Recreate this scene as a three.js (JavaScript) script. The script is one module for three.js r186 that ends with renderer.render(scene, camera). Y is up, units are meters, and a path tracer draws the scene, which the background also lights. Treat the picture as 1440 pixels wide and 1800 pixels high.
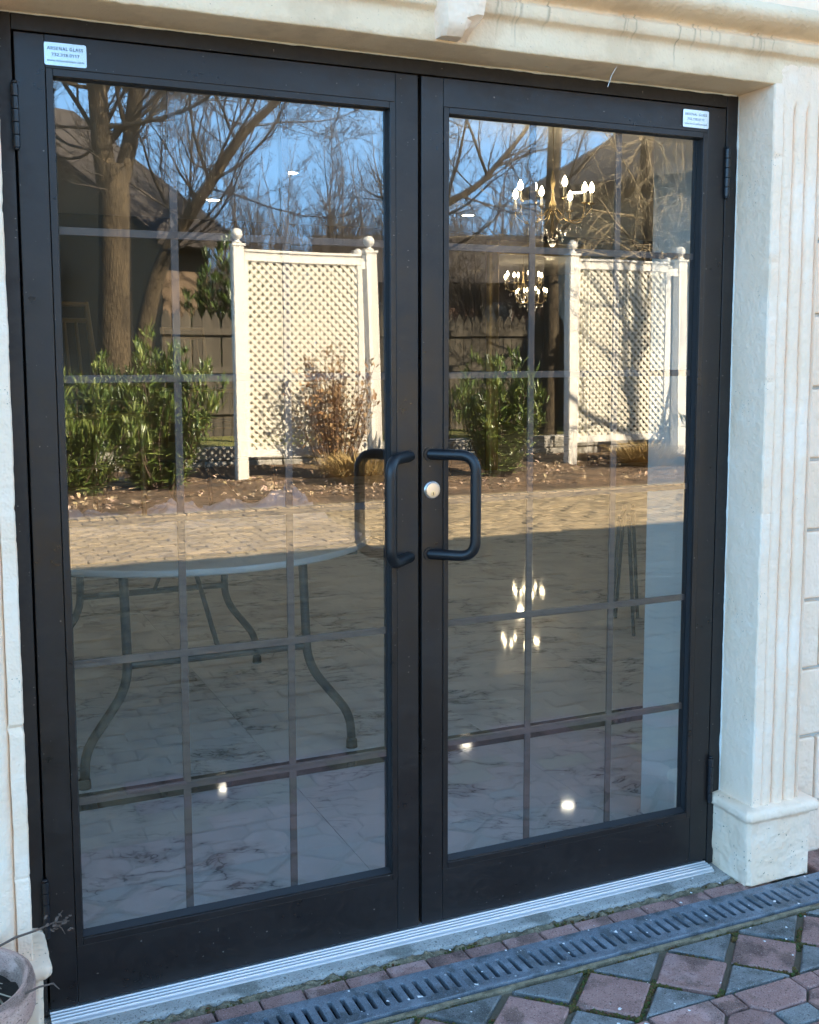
import * as THREE from 'three';
import { mergeGeometries, mergeVertices, toCreasedNormals } from 'three/addons/utils/BufferGeometryUtils.js';
import { RoundedBoxGeometry } from 'three/addons/geometries/RoundedBoxGeometry.js';
import { ImprovedNoise } from 'three/addons/math/ImprovedNoise.js';

// ------------------------------------------------------------------ camera, sky, sun, exposure
const scene = new THREE.Scene();
const camera = new THREE.PerspectiveCamera(THREE.MathUtils.radToDeg(2 * Math.atan(900 / 1950)), 819 / 1024, 0.05, 400);
camera.rotation.order = 'YXZ';
camera.position.set(-1.1315, 1.4698, 2.4743);
camera.rotation.set(-0.107, -0.4193, -0.0019);
camera.setViewOffset(1440, 1800, 0, 69.2, 1440, 1800);
camera.updateMatrixWorld();

const renderer = new THREE.WebGLRenderer({ antialias: true });
renderer.setSize(819, 1024);
renderer.toneMapping = THREE.LinearToneMapping;
renderer.toneMappingExposure = 9.3;
renderer.shadowMap.enabled = true;

const SUN = new THREE.Vector3(Math.sin(0.61) * Math.cos(0.593), Math.sin(0.593), -Math.cos(0.61) * Math.cos(0.593));
{ // clear winter sky: deep blue overhead, paler towards the horizon, brighter round the sun
  const w = 512, h = 256, d = new Float32Array(w * h * 4), v = new THREE.Vector3();
  const zen = [0.032, 0.066, 0.135], hor = [0.155, 0.345, 0.6];
  for (let j = 0; j < h; j++) for (let i = 0; i < w; i++) {
    const el = ((j + 0.5) / h - 0.5) * Math.PI, az = ((i + 0.5) / w - 0.5) * 2 * Math.PI;
    v.set(Math.cos(el) * Math.cos(az), Math.sin(el), Math.cos(el) * Math.sin(az));
    const q = Math.min(1, Math.max(0, (el - 0.06) / 1.0)), t = q * q * (3 - 2 * q), a = Math.acos(THREE.MathUtils.clamp(v.dot(SUN), -1, 1));
    const g = 0.35 * Math.exp(-a * 3.2) + 0.04 * Math.exp(-a);
    const k = (j * w + i) * 4;
    for (let c = 0; c < 3; c++) d[k + c] = hor[c] + (zen[c] - hor[c]) * t + g * [1, 0.93, 0.8][c];
    d[k + 3] = 1;
  }
  const t = new THREE.DataTexture(d, w, h, THREE.RGBAFormat, THREE.FloatType);
  t.mapping = THREE.EquirectangularReflectionMapping; t.magFilter = THREE.LinearFilter; t.minFilter = THREE.LinearFilter; t.needsUpdate = true;
  scene.background = t; scene.environment = t;
}
const sun = new THREE.DirectionalLight(new THREE.Color(1, 0.87, 0.69), 5);
sun.target.position.set(3, 0, 8); sun.position.copy(SUN).multiplyScalar(60).add(sun.target.position);
sun.castShadow = true; sun.shadow.mapSize.set(4096, 4096);
Object.assign(sun.shadow.camera, { left: -25, right: 25, top: 25, bottom: -25, near: 1, far: 140 });
scene.add(sun, sun.target);

// ------------------------------------------------------------------ helpers
let seed = 7;
const rnd = () => { seed |= 0; seed = seed + 0x6D2B79F5 | 0; let t = Math.imul(seed ^ seed >>> 15, 1 | seed); t = t + Math.imul(t ^ t >>> 7, 61 | t) ^ t; return ((t ^ t >>> 14) >>> 0) / 4294967296; };
const rr = (a, b) => a + (b - a) * rnd();
const pick = (a) => a[Math.floor(rnd() * a.length)];
const perlin = new ImprovedNoise();
const fbm3 = (x, y, z, o = 4) => { let s = 0, a = 0.5; for (let i = 0; i < o; i++) { s += a * perlin.noise(x, y, z); x = x * 2.03 + 5.1; y = y * 2.03 + 1.7; z = z * 2.03 + 9.2; a *= 0.5; } return s; };
const smooth = (a, b, x) => { const t = Math.min(1, Math.max(0, (x - a) / (b - a))); return t * t * (3 - 2 * t); };

// tileable value noise for textures
function lattice(n, s) { const a = new Float32Array(n * n); let q = s * 7919 + 13; for (let i = 0; i < a.length; i++) { q = (q * 1664525 + 1013904223) >>> 0; a[i] = (q >>> 8) / 16777216; } return a; }
function tnoise(p, s) {
  const L = lattice(p, s);
  return (u, v) => { const x = u * p, y = v * p, xi = Math.floor(x), yi = Math.floor(y); let fx = x - xi, fy = y - yi; fx = fx * fx * (3 - 2 * fx); fy = fy * fy * (3 - 2 * fy); const x0 = ((xi % p) + p) % p, x1 = (x0 + 1) % p, y0 = ((yi % p) + p) % p, y1 = (y0 + 1) % p; const a = L[y0 * p + x0], b = L[y0 * p + x1], c = L[y1 * p + x0], d = L[y1 * p + x1]; return a + (b - a) * fx + (c - a) * fy + (a - b - c + d) * fx * fy; };
}
function tfbm(p, o, s) { const f = []; for (let i = 0; i < o; i++) f.push(tnoise(p << i, s + i)); return (u, v) => { let t = 0, a = 0.5, n = 0; for (const g of f) { t += a * g(u, v); n += a; a *= 0.55; } return t / n; }; }
function tex(n, fn, srgb = true, m = n) { // fn(u, v) -> [r, g, b] 0..1 or a number
  const d = new Uint8Array(n * m * 4);
  for (let j = 0; j < m; j++) for (let i = 0; i < n; i++) {
    const c = fn((i + 0.5) / n, (j + 0.5) / m), k = (j * n + i) * 4, q = typeof c === 'number' ? [c, c, c] : c;
    for (let e = 0; e < 3; e++) d[k + e] = Math.max(0, Math.min(255, Math.round(q[e] * 255)));
    d[k + 3] = 255;
  }
  const t = new THREE.DataTexture(d, n, m); t.wrapS = t.wrapT = THREE.RepeatWrapping; t.magFilter = THREE.LinearFilter; t.minFilter = THREE.LinearMipmapLinearFilter; t.generateMipmaps = true;
  if (srgb) t.colorSpace = THREE.SRGBColorSpace; t.needsUpdate = true; return t;
}
const rep = (t, x, y = x) => { const c = t.clone(); c.repeat.set(x, y); c.needsUpdate = true; return c; };
const mixc = (a, b, t) => [a[0] + (b[0] - a[0]) * t, a[1] + (b[1] - a[1]) * t, a[2] + (b[2] - a[2]) * t];

// uv in metres from the dominant axis of each face
function boxUV(g, s = 1, ox = 0, oy = 0) {
  if (g.index) g = g.toNonIndexed();
  if (!g.attributes.normal) g.computeVertexNormals();
  const p = g.attributes.position, uv = new Float32Array(p.count * 2), a = new THREE.Vector3(), b = new THREE.Vector3(), c = new THREE.Vector3();
  for (let i = 0; i < p.count; i += 3) {
    a.fromBufferAttribute(p, i); b.fromBufferAttribute(p, i + 1); c.fromBufferAttribute(p, i + 2);
    const n = b.clone().sub(a).cross(c.clone().sub(a)), X = Math.abs(n.x), Y = Math.abs(n.y), Z = Math.abs(n.z);
    [a, b, c].forEach((q, k) => { const w = X > Y && X > Z ? [q.z, q.y] : Y > Z ? [q.x, q.z] : [q.x, q.y]; uv[(i + k) * 2] = w[0] * s + ox; uv[(i + k) * 2 + 1] = w[1] * s + oy; });
  }
  g.setAttribute('uv', new THREE.BufferAttribute(uv, 2)); return g;
}
function bx(x0, x1, y0, y1, z0, z1, r = 0) {
  const w = x1 - x0, h = y1 - y0, d = z1 - z0;
  const g = r > 0 ? new RoundedBoxGeometry(w, h, d, 2, Math.min(r, w / 2.1, h / 2.1, d / 2.1)) : new THREE.BoxGeometry(w, h, d);
  g.translate((x0 + x1) / 2, (y0 + y1) / 2, (z0 + z1) / 2); return g;
}
function clean(g) { g = g.index ? g.toNonIndexed() : g; for (const k of Object.keys(g.attributes)) if (!['position', 'normal', 'uv'].includes(k)) g.deleteAttribute(k); return g; }
const join = (gs) => gs.length === 1 ? gs[0] : mergeGeometries(gs.map(clean), false);
const taken = {};
function numbered(n) { const k = taken[n] = (taken[n] ?? -1) + 1; return k ? n + '_' + String(k).padStart(3, '0') : n; }
function mesh(name, g, m, parent) {
  const o = new THREE.Mesh(Array.isArray(g) ? join(g) : g, m); o.castShadow = o.receiveShadow = true;
  if (parent) { o.name = name; parent.add(o); } else { o.name = numbered(name); scene.add(o); }
  return o;
}
function tag(o, label, category, group) { o.userData.label = label; o.userData.category = category; if (group) o.userData.group = group; return o; }
function thing(name, label, category, p = [0, 0, 0], turn = 0, group) { const o = new THREE.Group(); o.name = numbered(name); o.position.set(...p); o.rotation.y = turn; scene.add(o); return tag(o, label, category, group); }
function struct(name, g, m, label) { const o = mesh(name, g, m); o.userData.kind = 'structure'; if (label) o.userData.label = label; return o; }
function stuff(o, label, category) { o.userData.kind = 'stuff'; if (label) o.userData.label = label; if (category) o.userData.category = category; return o; }
function copyOf(o, p, turn, label, scale = 1) { const c = o.clone(); c.name = numbered(o.name.replace(/_\d{3}$/, '')); c.position.set(...p); c.rotation.y = turn; c.scale.setScalar(scale); if (label) c.userData = { ...o.userData, label }; scene.add(c); return c; }

// stations of rings joined into a skin; rings[i][j] = [x, y, z]
function skin(rings, closed = true, cap = false) {
  const n = rings[0].length, pos = [], idx = [], uv = [];
  for (const r of rings) for (const q of r) pos.push(...q);
  const m = closed ? n : n - 1;
  for (let i = 0; i + 1 < rings.length; i++) for (let j = 0; j < m; j++) { const a = i * n + j, b = i * n + (j + 1) % n, c = a + n, d = b + n; idx.push(a, b, d, a, d, c); }
  if (cap) for (const [k, f] of [[0, 1], [rings.length - 1, 0]]) { const s = k * n; for (let j = 1; j + 1 < n; j++) f ? idx.push(s, s + j + 1, s + j) : idx.push(s, s + j, s + j + 1); }
  { const L = [0], D = (a, b) => Math.hypot(a[0] - b[0], a[1] - b[1], a[2] - b[2]); for (let j = 1; j < n; j++) L.push(L[j - 1] + D(rings[0][j], rings[0][j - 1])); let v = 0; rings.forEach((r, i) => { if (i) v += D(r[0], rings[i - 1][0]); for (let j = 0; j < n; j++) uv.push(L[j], v); }); }
  const g = new THREE.BufferGeometry(); g.setAttribute('position', new THREE.Float32BufferAttribute(pos, 3)); g.setAttribute('uv', new THREE.Float32BufferAttribute(uv, 2)); g.setIndex(idx); g.computeVertexNormals(); return g;
}
class Tubes { // many tapered tubes in one geometry
  constructor() { this.p = []; this.n = []; this.i = []; this.u = []; }
  add(pts, rad, sides = 5) {
    const base = this.p.length / 3, t = new THREE.Vector3(), a = new THREE.Vector3(), b = new THREE.Vector3(), ref = new THREE.Vector3(0.31, 0.2, 0.93); let L = 0;
    for (let k = 0; k < pts.length; k++) {
      t.copy(pts[Math.min(k + 1, pts.length - 1)]).sub(pts[Math.max(k - 1, 0)]).normalize();
      if (k) L += pts[k].distanceTo(pts[k - 1]);
      a.crossVectors(t, ref); if (a.lengthSq() < 1e-4) a.set(1, 0, 0); a.normalize(); b.crossVectors(t, a).normalize();
      const r = Array.isArray(rad) ? rad[k] : rad;
      for (let s = 0; s < sides; s++) { const f = s / sides * 6.2831853, c = Math.cos(f), d = Math.sin(f), nx = a.x * c + b.x * d, ny = a.y * c + b.y * d, nz = a.z * c + b.z * d; this.p.push(pts[k].x + nx * r, pts[k].y + ny * r, pts[k].z + nz * r); this.n.push(nx, ny, nz); this.u.push(s / sides * 0.6, L); }
    }
    for (let k = 0; k + 1 < pts.length; k++) for (let s = 0; s < sides; s++) { const A = base + k * sides + s, B = base + k * sides + (s + 1) % sides; this.i.push(A, B, B + sides, A, B + sides, A + sides); }
  }
  geo() { const g = new THREE.BufferGeometry(); g.setAttribute('position', new THREE.Float32BufferAttribute(this.p, 3)); g.setAttribute('normal', new THREE.Float32BufferAttribute(this.n, 3)); g.setAttribute('uv', new THREE.Float32BufferAttribute(this.u, 2)); g.setIndex(this.i); return g; }
}
const V = (x, y, z) => new THREE.Vector3(x, y, z);
function fillet(pts, r, n = 6) { // round the corners of a polyline
  const out = [pts[0].clone()];
  for (let i = 1; i + 1 < pts.length; i++) {
    const p = pts[i], a = pts[i - 1].clone().sub(p), b = pts[i + 1].clone().sub(p), d = Math.min(r, a.length() * 0.48, b.length() * 0.48), A = p.clone().addScaledVector(a.normalize(), d), B = p.clone().addScaledVector(b.normalize(), d);
    for (let k = 0; k <= n; k++) { const t = k / n; out.push(A.clone().multiplyScalar((1 - t) * (1 - t)).addScaledVector(p, 2 * t * (1 - t)).addScaledVector(B, t * t)); }
  }
  out.push(pts[pts.length - 1].clone()); return out;
}
const tube = (pts, r, sides = 12) => { const t = new Tubes(); t.add(pts, r, sides); return t.geo(); };
const std = (c, rough = 0.7, more = {}) => new THREE.MeshStandardMaterial({ color: new THREE.Color().setRGB(...c), roughness: rough, ...more });
const phys = (o) => new THREE.MeshPhysicalMaterial(o);

// ------------------------------------------------------------------ textures and materials
const n1 = tfbm(4, 6, 11), n2 = tfbm(8, 5, 23), n3 = tfbm(32, 3, 37), n4 = tfbm(3, 4, 51), n5 = tnoise(128, 77), n6 = tnoise(256, 91);
const stuccoBump = tex(1024, (u, v) => 0.55 * n3(u, v) + 0.3 * n2(u, v) + 0.15 * n5(u, v), false);
const stuccoMap = tex(1024, (u, v) => {
  let c = mixc([0.96, 0.825, 0.695], [0.985, 0.875, 0.77], n1(u, v));
  c = mixc(c, [0.94, 0.82, 0.69], 0.3 * smooth(0.52, 0.7, n4(u, v)));
  c = mixc(c, [0.985, 0.91, 0.83], 0.3 * smooth(0.55, 0.7, n2(u + 0.37, v + 0.11)));
  const s = n6(u, v) * n5(u + 0.21, v) * n2(u, v); if (s > 0.5) c = mixc(c, [0.5, 0.43, 0.35], smooth(0.5, 0.56, s) * 0.7);
  return c;
});
const concBump = tex(512, (u, v) => 0.4 * n3(u, v) + 0.3 * n5(u, v) + 0.3 * n6(u, v), false);
const grainTex = tex(512, (u, v) => { const t = 0.72 + 0.2 * n2(u, v) + 0.1 * (n6(u, v) - 0.5) + 0.1 * (n5(u, v) - 0.5); return [t, t, t]; });
const speck = (a, b, hi, amt) => tex(512, (u, v) => { let c = mixc(a, b, 0.5 + 1.5 * (n2(u, v) - 0.5)); c = mixc(c, [c[0] * 0.74, c[1] * 0.74, c[2] * 0.72], smooth(0.5, 0.66, n1(u + 0.2, v + 0.6))); c = mixc(c, hi, 0.3 * smooth(0.56, 0.7, n1(v, u))); const q = n6(u, v), r = n5(u, v); c = mixc(c, hi, amt * smooth(0.72, 0.9, q)); return mixc(c, [c[0] * 0.6, c[1] * 0.6, c[2] * 0.6], 0.8 * smooth(0.74, 0.9, r)); });
const concMap = speck([0.57, 0.56, 0.54], [0.68, 0.67, 0.64], [0.8, 0.79, 0.77], 0.5);
const woodMap = tex(512, (u, v) => { const g = n2(u * 4 % 1, v * 0.25), q = 0.55 + 0.3 * g + 0.2 * (n5(u, v * 0.06) - 0.5); return [q * 0.72, q * 0.66, q * 0.57]; });
const barkMap = tex(512, (u, v) => { const q = 0.28 + 0.34 * n2(u * 1, v * 0.3) + 0.28 * (n5(u, v * 0.15) - 0.4); return [q, q * 0.9, q * 0.74]; });
const barkBump = tex(512, (u, v) => n2(u, v * 0.3) * 0.6 + n5(u, v * 0.15) * 0.4, false);
const marble = (s, pale, dull) => { const a = tfbm(4, 6, s), b = tfbm(3, 6, s + 40), d = tfbm(5, 5, s + 80); return tex(1024, (u, v) => {
  // veins drawn out along a diagonal, broken by a slower noise
  const w = a(u, v), p = u + v + 0.12 * (w - 0.5), r = 3 * v - u + 0.5 * (w - 0.5), k = b(v, u);
  const q = Math.abs(b(p * 1, r) - 0.5), e = Math.abs(d(p, r + 0.13 * (k - 0.5)) - 0.5), m = smooth(0.46, 0.6, k), m2 = smooth(0.48, 0.62, a(v + 0.3, u));
  const vein = 0.9 * (1 - smooth(0, 0.011, q)) * m + 0.6 * (1 - smooth(0, 0.01, e)) * m2, haze = (1 - smooth(0, 0.09, q)) * 0.3 * m + (1 - smooth(0, 0.07, e)) * 0.16 * m2;
  return mixc(mixc(pale, dull, w), [0.36, 0.37, 0.39], Math.min(0.85, 0.7 * vein + haze)); }); };
const marbleA = marble(301, [0.93, 0.93, 0.93], [0.86, 0.87, 0.88]), marbleB = marble(377, [0.92, 0.92, 0.92], [0.85, 0.86, 0.87]);
const metalBump = tex(512, (u, v) => 0.5 + 0.5 * (n6(u, v) - 0.5), false);

const M = {};
M.stucco = std([1, 1, 1], 0.92, { map: stuccoMap, bumpMap: stuccoBump, bumpScale: 0.008 });
M.stuccoFine = std([1, 1, 1], 0.92, { map: rep(stuccoMap, 1.7), bumpMap: rep(stuccoBump, 2), bumpScale: 0.004 });
M.block = std([1, 1, 1.0], 0.95, { map: rep(stuccoMap, 0.9), bumpMap: rep(stuccoBump, 1.4), bumpScale: 0.008 });
M.mortarPaint = std([0.55, 0.53, 0.48], 0.95, { bumpMap: stuccoBump, bumpScale: 0.003 });
M.caulk = std([0.72, 0.68, 0.6], 0.7);
{ // the lintel's paint: dark run marks where water drips off the roll moulding
  const runs = []; let q = 5; const R = () => { q = (q * 16807) % 2147483647; return q / 2147483647; };
  for (let k = 0; k < 40; k++) { const c = R(), x = 0.3 + 0.7 * (Math.floor(c * 9) / 9) + 0.05 * R(); runs.push([x * 2048, 0.58 - 0.02 * R(), 0.46 - 0.2 * R() * R(), 0.9 + 1.2 * R(), 0.15 + 0.33 * R()]); }
  const W = 512, H = 2048, d = new Uint8Array(W * H * 4), base = [[0.92, 0.79, 0.64], [0.955, 0.86, 0.73]];
  for (let j = 0; j < H; j++) { const near = runs.filter((e) => Math.abs(e[0] - j) < 12); for (let i = 0; i < W; i++) {
    const u = i / W, v = j / H; let c = mixc(base[0], base[1], n1(u * 0.25 + 0.3, v * 2)); c = mixc(c, [0.84, 0.72, 0.58], 0.45 * smooth(0.5, 0.66, n2(u * 0.5, v * 4))); const s = n6(u, (v * 6) % 1) * n5(u + 0.4, (v * 6) % 1); if (s > 0.78) c = mixc(c, [0.55, 0.46, 0.38], 0.6 * smooth(0.78, 0.86, s));
    for (const e of near) { if (u > e[1] || u < e[2]) continue; const w = Math.exp(-(((j + 2.5 * (n2(u * 0.9, e[0] / 97) - 0.5) * 4 - e[0]) / e[3]) ** 2)), f = e[4] * (0.5 + 0.5 * n5(u * 0.4, v * 9 % 1)) * Math.min(1, (u - e[2]) / 0.08); c = mixc(c, [0.42, 0.35, 0.28], w * f); }
    const k = (j * W + i) * 4; for (let e = 0; e < 3; e++) d[k + e] = Math.round(255 * c[e]); d[k + 3] = 255; } }
  const t = new THREE.DataTexture(d, W, H); t.wrapS = t.wrapT = THREE.RepeatWrapping; t.magFilter = THREE.LinearFilter; t.colorSpace = THREE.SRGBColorSpace; t.needsUpdate = true;
  M.lintel = std([1, 1, 1], 0.92, { map: t, bumpMap: rep(stuccoBump, 1, 7), bumpScale: 0.003 });
}
const bronzeRough = tex(512, (u, v) => 0.64 + 0.5 * (n2(u, v) - 0.5) + 0.25 * (n5(u, v) - 0.5), false);
const bronzeMap = tex(1024, (u, v) => { const q = 0.095 + 0.025 * (n1(u, v) - 0.5); let c = [q * 1.28, q * 1.04, q * 0.96]; c = mixc(c, [0.3, 0.27, 0.24], 0.16 * smooth(0.52, 0.72, n2(u, (v * 3) % 1)) * n3(u, v)); const s = n6(u, v) * n5(u + 0.4, v); if (s > 0.77) c = mixc(c, [0.5, 0.46, 0.42], smooth(0.77, 0.88, s)); return c; });
M.bronze = std([1, 1, 1], 0.62, { map: bronzeMap, roughnessMap: bronzeRough, bumpMap: metalBump, bumpScale: 0.00015 });
M.frame = std([1, 1, 1], 0.75, { map: bronzeMap, roughnessMap: bronzeRough, bumpMap: metalBump, bumpScale: 0.0003 });
M.muntin = std([0.075, 0.053, 0.044], 0.45);
M.gasket = std([0.008, 0.008, 0.009], 0.6);
M.black = std([0.006, 0.006, 0.007], 0.4, { bumpMap: metalBump, bumpScale: 0.0001 });
M.hinge = std([0.014, 0.014, 0.016], 0.35);
M.alu = std([0.75, 0.76, 0.77], 0.4, { metalness: 0.55 });
M.silver = std([0.72, 0.71, 0.69], 0.3, { metalness: 1 });
M.brass = std([0.75, 0.68, 0.5], 0.35, { metalness: 1 });
M.keyhole = std([0.01, 0.01, 0.01], 0.8);
M.glass = phys({ color: 0xffffff, transmission: 1, thickness: 0, roughness: 0, ior: 2.22, metalness: 0 });
M.glassInner = phys({ color: new THREE.Color().setRGB(0.88, 0.89, 0.88), transmission: 1, thickness: 0, roughness: 0, ior: 1.52, metalness: 0 });
M.grate = std([1.15, 1.2, 1.25], 0.62, { map: rep(speck([0.34, 0.36, 0.38], [0.42, 0.44, 0.46], [0.62, 0.63, 0.64], 0.7), 4), bumpMap: rep(concBump, 6), bumpScale: 0.0006 });
M.channel = std([0.03, 0.03, 0.028], 0.9);
M.concrete = std([1, 1, 1], 0.92, { map: rep(concMap, 2.5), bumpMap: rep(concBump, 3), bumpScale: 0.002 });
M.mortar = std([0.72, 0.6, 0.42], 0.97, { map: rep(concMap, 5), bumpMap: rep(concBump, 6), bumpScale: 0.004 });
M.moss = std([0.05, 0.055, 0.012], 0.95);
M.mossDark = std([0.075, 0.065, 0.02], 0.95);
const redP = speck([0.5, 0.375, 0.345], [0.6, 0.46, 0.42], [0.72, 0.62, 0.6], 0.6), greyP = speck([0.36, 0.36, 0.35], [0.46, 0.46, 0.45], [0.6, 0.6, 0.6], 0.7), tanP = speck([0.62, 0.54, 0.4], [0.73, 0.64, 0.49], [0.82, 0.74, 0.59], 0.6);
const paverMat = (t, k) => std([k, k, k], 0.9, { map: rep(t, 3), bumpMap: rep(concBump, 4), bumpScale: 0.0022 });
M.redPavers = [1.2, 1.32, 1.42, 1.08].map((k) => paverMat(redP, k));
M.greyPavers = [1.05, 1.2, 1.32].map((k) => paverMat(greyP, k));
M.tanPavers = [0.58, 0.68, 0.77, 0.86].map((k) => paverMat(tanP, k));
M.apron = std([0.26, 0.2, 0.125], 0.95, { bumpMap: rep(concBump, 2), bumpScale: 0.004 });
M.sand = std([0.15, 0.125, 0.085], 0.98, { bumpMap: rep(concBump, 4), bumpScale: 0.006 });
M.mulch = std([1, 1, 1], 0.98, { map: rep(speck([0.3, 0.23, 0.16], [0.42, 0.33, 0.23], [0.62, 0.5, 0.36], 0.8), 0.8), bumpMap: rep(stuccoBump, 0.7), bumpScale: 0.05 });
M.lawn = std([1, 1, 1], 0.98, { map: rep(speck([0.33, 0.33, 0.14], [0.42, 0.43, 0.17], [0.6, 0.55, 0.3], 0.8), 0.35), bumpMap: rep(stuccoBump, 0.6), bumpScale: 0.06 });
M.whitePaint = std([0.66, 0.62, 0.53], 0.6, { bumpMap: rep(stuccoBump, 2), bumpScale: 0.0008 });
M.lattice = std([0.66, 0.61, 0.48], 0.65);
M.fenceWood = [0.5, 0.62, 0.75].map((k) => std([k * 0.5, k * 0.5, k * 0.46], 0.92, { map: rep(woodMap, 2, 0.5) }));
M.bark = std([0.25, 0.225, 0.18], 0.95, { map: rep(barkMap, 2, 1), bumpMap: rep(barkBump, 2, 1), bumpScale: 0.02 });
M.twig = std([0.07, 0.056, 0.042], 0.95);
M.twigFar = std([0.1, 0.082, 0.062], 0.95);
M.twigPale = std([0.36, 0.28, 0.16], 0.9);
M.leaf = [[0.09, 0.13, 0.026], [0.17, 0.2, 0.05], [0.045, 0.075, 0.018]].map((c) => std(c, 0.38, { side: THREE.DoubleSide }));
M.leafDry = [[0.26, 0.13, 0.045], [0.34, 0.21, 0.09]].map((c) => std(c, 0.8, { side: THREE.DoubleSide }));
M.litter = std([0.36, 0.28, 0.19], 0.85, { side: THREE.DoubleSide });
M.straw = std([0.34, 0.23, 0.08], 0.85, { side: THREE.DoubleSide });
M.stone = [0.8, 0.95, 1.1].map((k) => std([k, k * 0.96, k * 0.88], 0.95, { map: rep(concMap, 1.5), bumpMap: rep(concBump, 1.5), bumpScale: 0.01 }));
M.siding = std([0.4, 0.35, 0.26], 0.85); M.brownSiding = std([0.14, 0.095, 0.055], 0.85);
M.shingle = std([0.055, 0.045, 0.036], 0.95, { bumpMap: rep(concBump, 0.8), bumpScale: 0.02 });
M.shingleDark = std([0.03, 0.029, 0.028], 0.95, { bumpMap: rep(concBump, 0.8), bumpScale: 0.02 });
M.trim = std([0.4, 0.38, 0.33], 0.8); M.farGlass = std([0.05, 0.06, 0.07], 0.1);
M.brickFar = std([0.15, 0.09, 0.065], 0.9, { bumpMap: rep(concBump, 1), bumpScale: 0.01 });
M.clay = std([1, 1, 1], 0.8, { map: rep(speck([0.7, 0.54, 0.48], [0.8, 0.66, 0.59], [0.9, 0.8, 0.74], 0.5), 2), bumpMap: rep(concBump, 3), bumpScale: 0.001 });
M.soil = std([0.05, 0.038, 0.026], 0.98, { bumpMap: rep(concBump, 6), bumpScale: 0.01 });
M.stem = std([0.11, 0.07, 0.05], 0.9);
M.tile = [[marbleA, 0], [marbleB, 0.3], [marbleA, 0.6], [marbleB, 0.8]].map(([t, o]) => { const c = rep(t, 0.75); c.offset.set(o, o * 1.7); return phys({ color: 0xffffff, map: c, roughness: 0.045 }); });
M.tileBlack = phys({ color: new THREE.Color().setRGB(0.012, 0.012, 0.013), roughness: 0.06 });
M.grout = std([0.25, 0.25, 0.25], 0.9);
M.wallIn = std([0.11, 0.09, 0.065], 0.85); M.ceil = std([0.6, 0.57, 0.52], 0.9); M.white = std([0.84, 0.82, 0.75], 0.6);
M.gold = std([0.72, 0.5, 0.16], 0.35, { metalness: 0.85 });
M.brassDim = std([0.4, 0.3, 0.15], 0.3, { metalness: 0.8 });
M.goldChair = std([0.2, 0.13, 0.05], 0.45, { metalness: 0.3 });
M.cushion = std([0.06, 0.045, 0.03], 0.9);
M.tableDark = std([0.05, 0.04, 0.03], 0.6); M.tableTop = std([0.62, 0.63, 0.6], 0.35); M.steel = std([0.03, 0.034, 0.036], 0.5);
M.plastic = phys({ color: new THREE.Color().setRGB(0.9, 0.87, 0.97), roughness: 0.25, side: THREE.DoubleSide });
M.bulb = std([1, 0.9, 0.7], 0.4, { emissive: new THREE.Color(1, 0.82, 0.52), emissiveIntensity: 6 });
M.can = std([1, 1, 1], 0.5, { emissive: new THREE.Color(1, 0.9, 0.72), emissiveIntensity: 4.5 });
M.crystal = phys({ color: 0xffffff, roughness: 0.02, metalness: 0.0, transmission: 0.9, thickness: 0.02, ior: 1.6 });
M.candle = std([0.8, 0.76, 0.66], 0.6);
M.petal = std([0.8, 0.79, 0.76], 0.9, { side: THREE.DoubleSide });

// ------------------------------------------------------------------ ground
const G = -0.02;
{
  // one sheet to the horizon: level by the hall, a step up behind the low stone wall
  const xs = [], zs = []; for (let i = -40; i <= 40; i++) xs.push(Math.sign(i) * (Math.abs(i) * 0.9 + (Math.abs(i) / 40) ** 3 * 110));
  for (let i = 0; i <= 30; i++) zs.push(-120 + i * 4); for (const z of [2, 5, 8, 11.36, 11.44]) zs.push(z); for (let i = 1; i <= 40; i++) zs.push(11.44 + i * 0.8 + (i / 40) ** 3 * 100);
  const rings = zs.map((z) => xs.map((x) => [x, z < 11.4 ? -0.085 : 0.24 + 0.12 * fbm3(x * 0.3, 1, z * 0.3) + 0.012 * Math.max(0, z - 12), z]));
  struct('ground', boxUV(skin(rings, false), 1), M.lawn, 'winter lawn running back from the stone wall');
  const bed = []; for (let j = 0; j <= 70; j++) { const z = 7.86 + j * 0.05, row = []; for (let i = 0; i <= 220; i++) { const x = -5 + i * 0.075, e = smooth(0, 0.5, z - 7.86); row.push([x, -0.035 + e * 0.07 + e * 0.07 * fbm3(x * 1.3, 2, z * 1.3) + 0.03 * fbm3(x * 7, 3, z * 7, 3), z]); } bed.push(row); }
  struct('planting_bed', boxUV(skin(bed, false), 1), M.mulch, 'brown mulch bed in front of the low stone wall');
  struct('driveway', boxUV(bx(-45, 45, -0.078, -0.034, 0.3, 7.85), 1), M.apron, 'tan paved driveway running on past the doors');
  struct('paving_base', boxUV(bx(-5.02, 11.38, -0.075, -0.031, 0.29, 7.849), 1), M.sand, 'dark jointing sand under the pavers');
}

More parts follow.
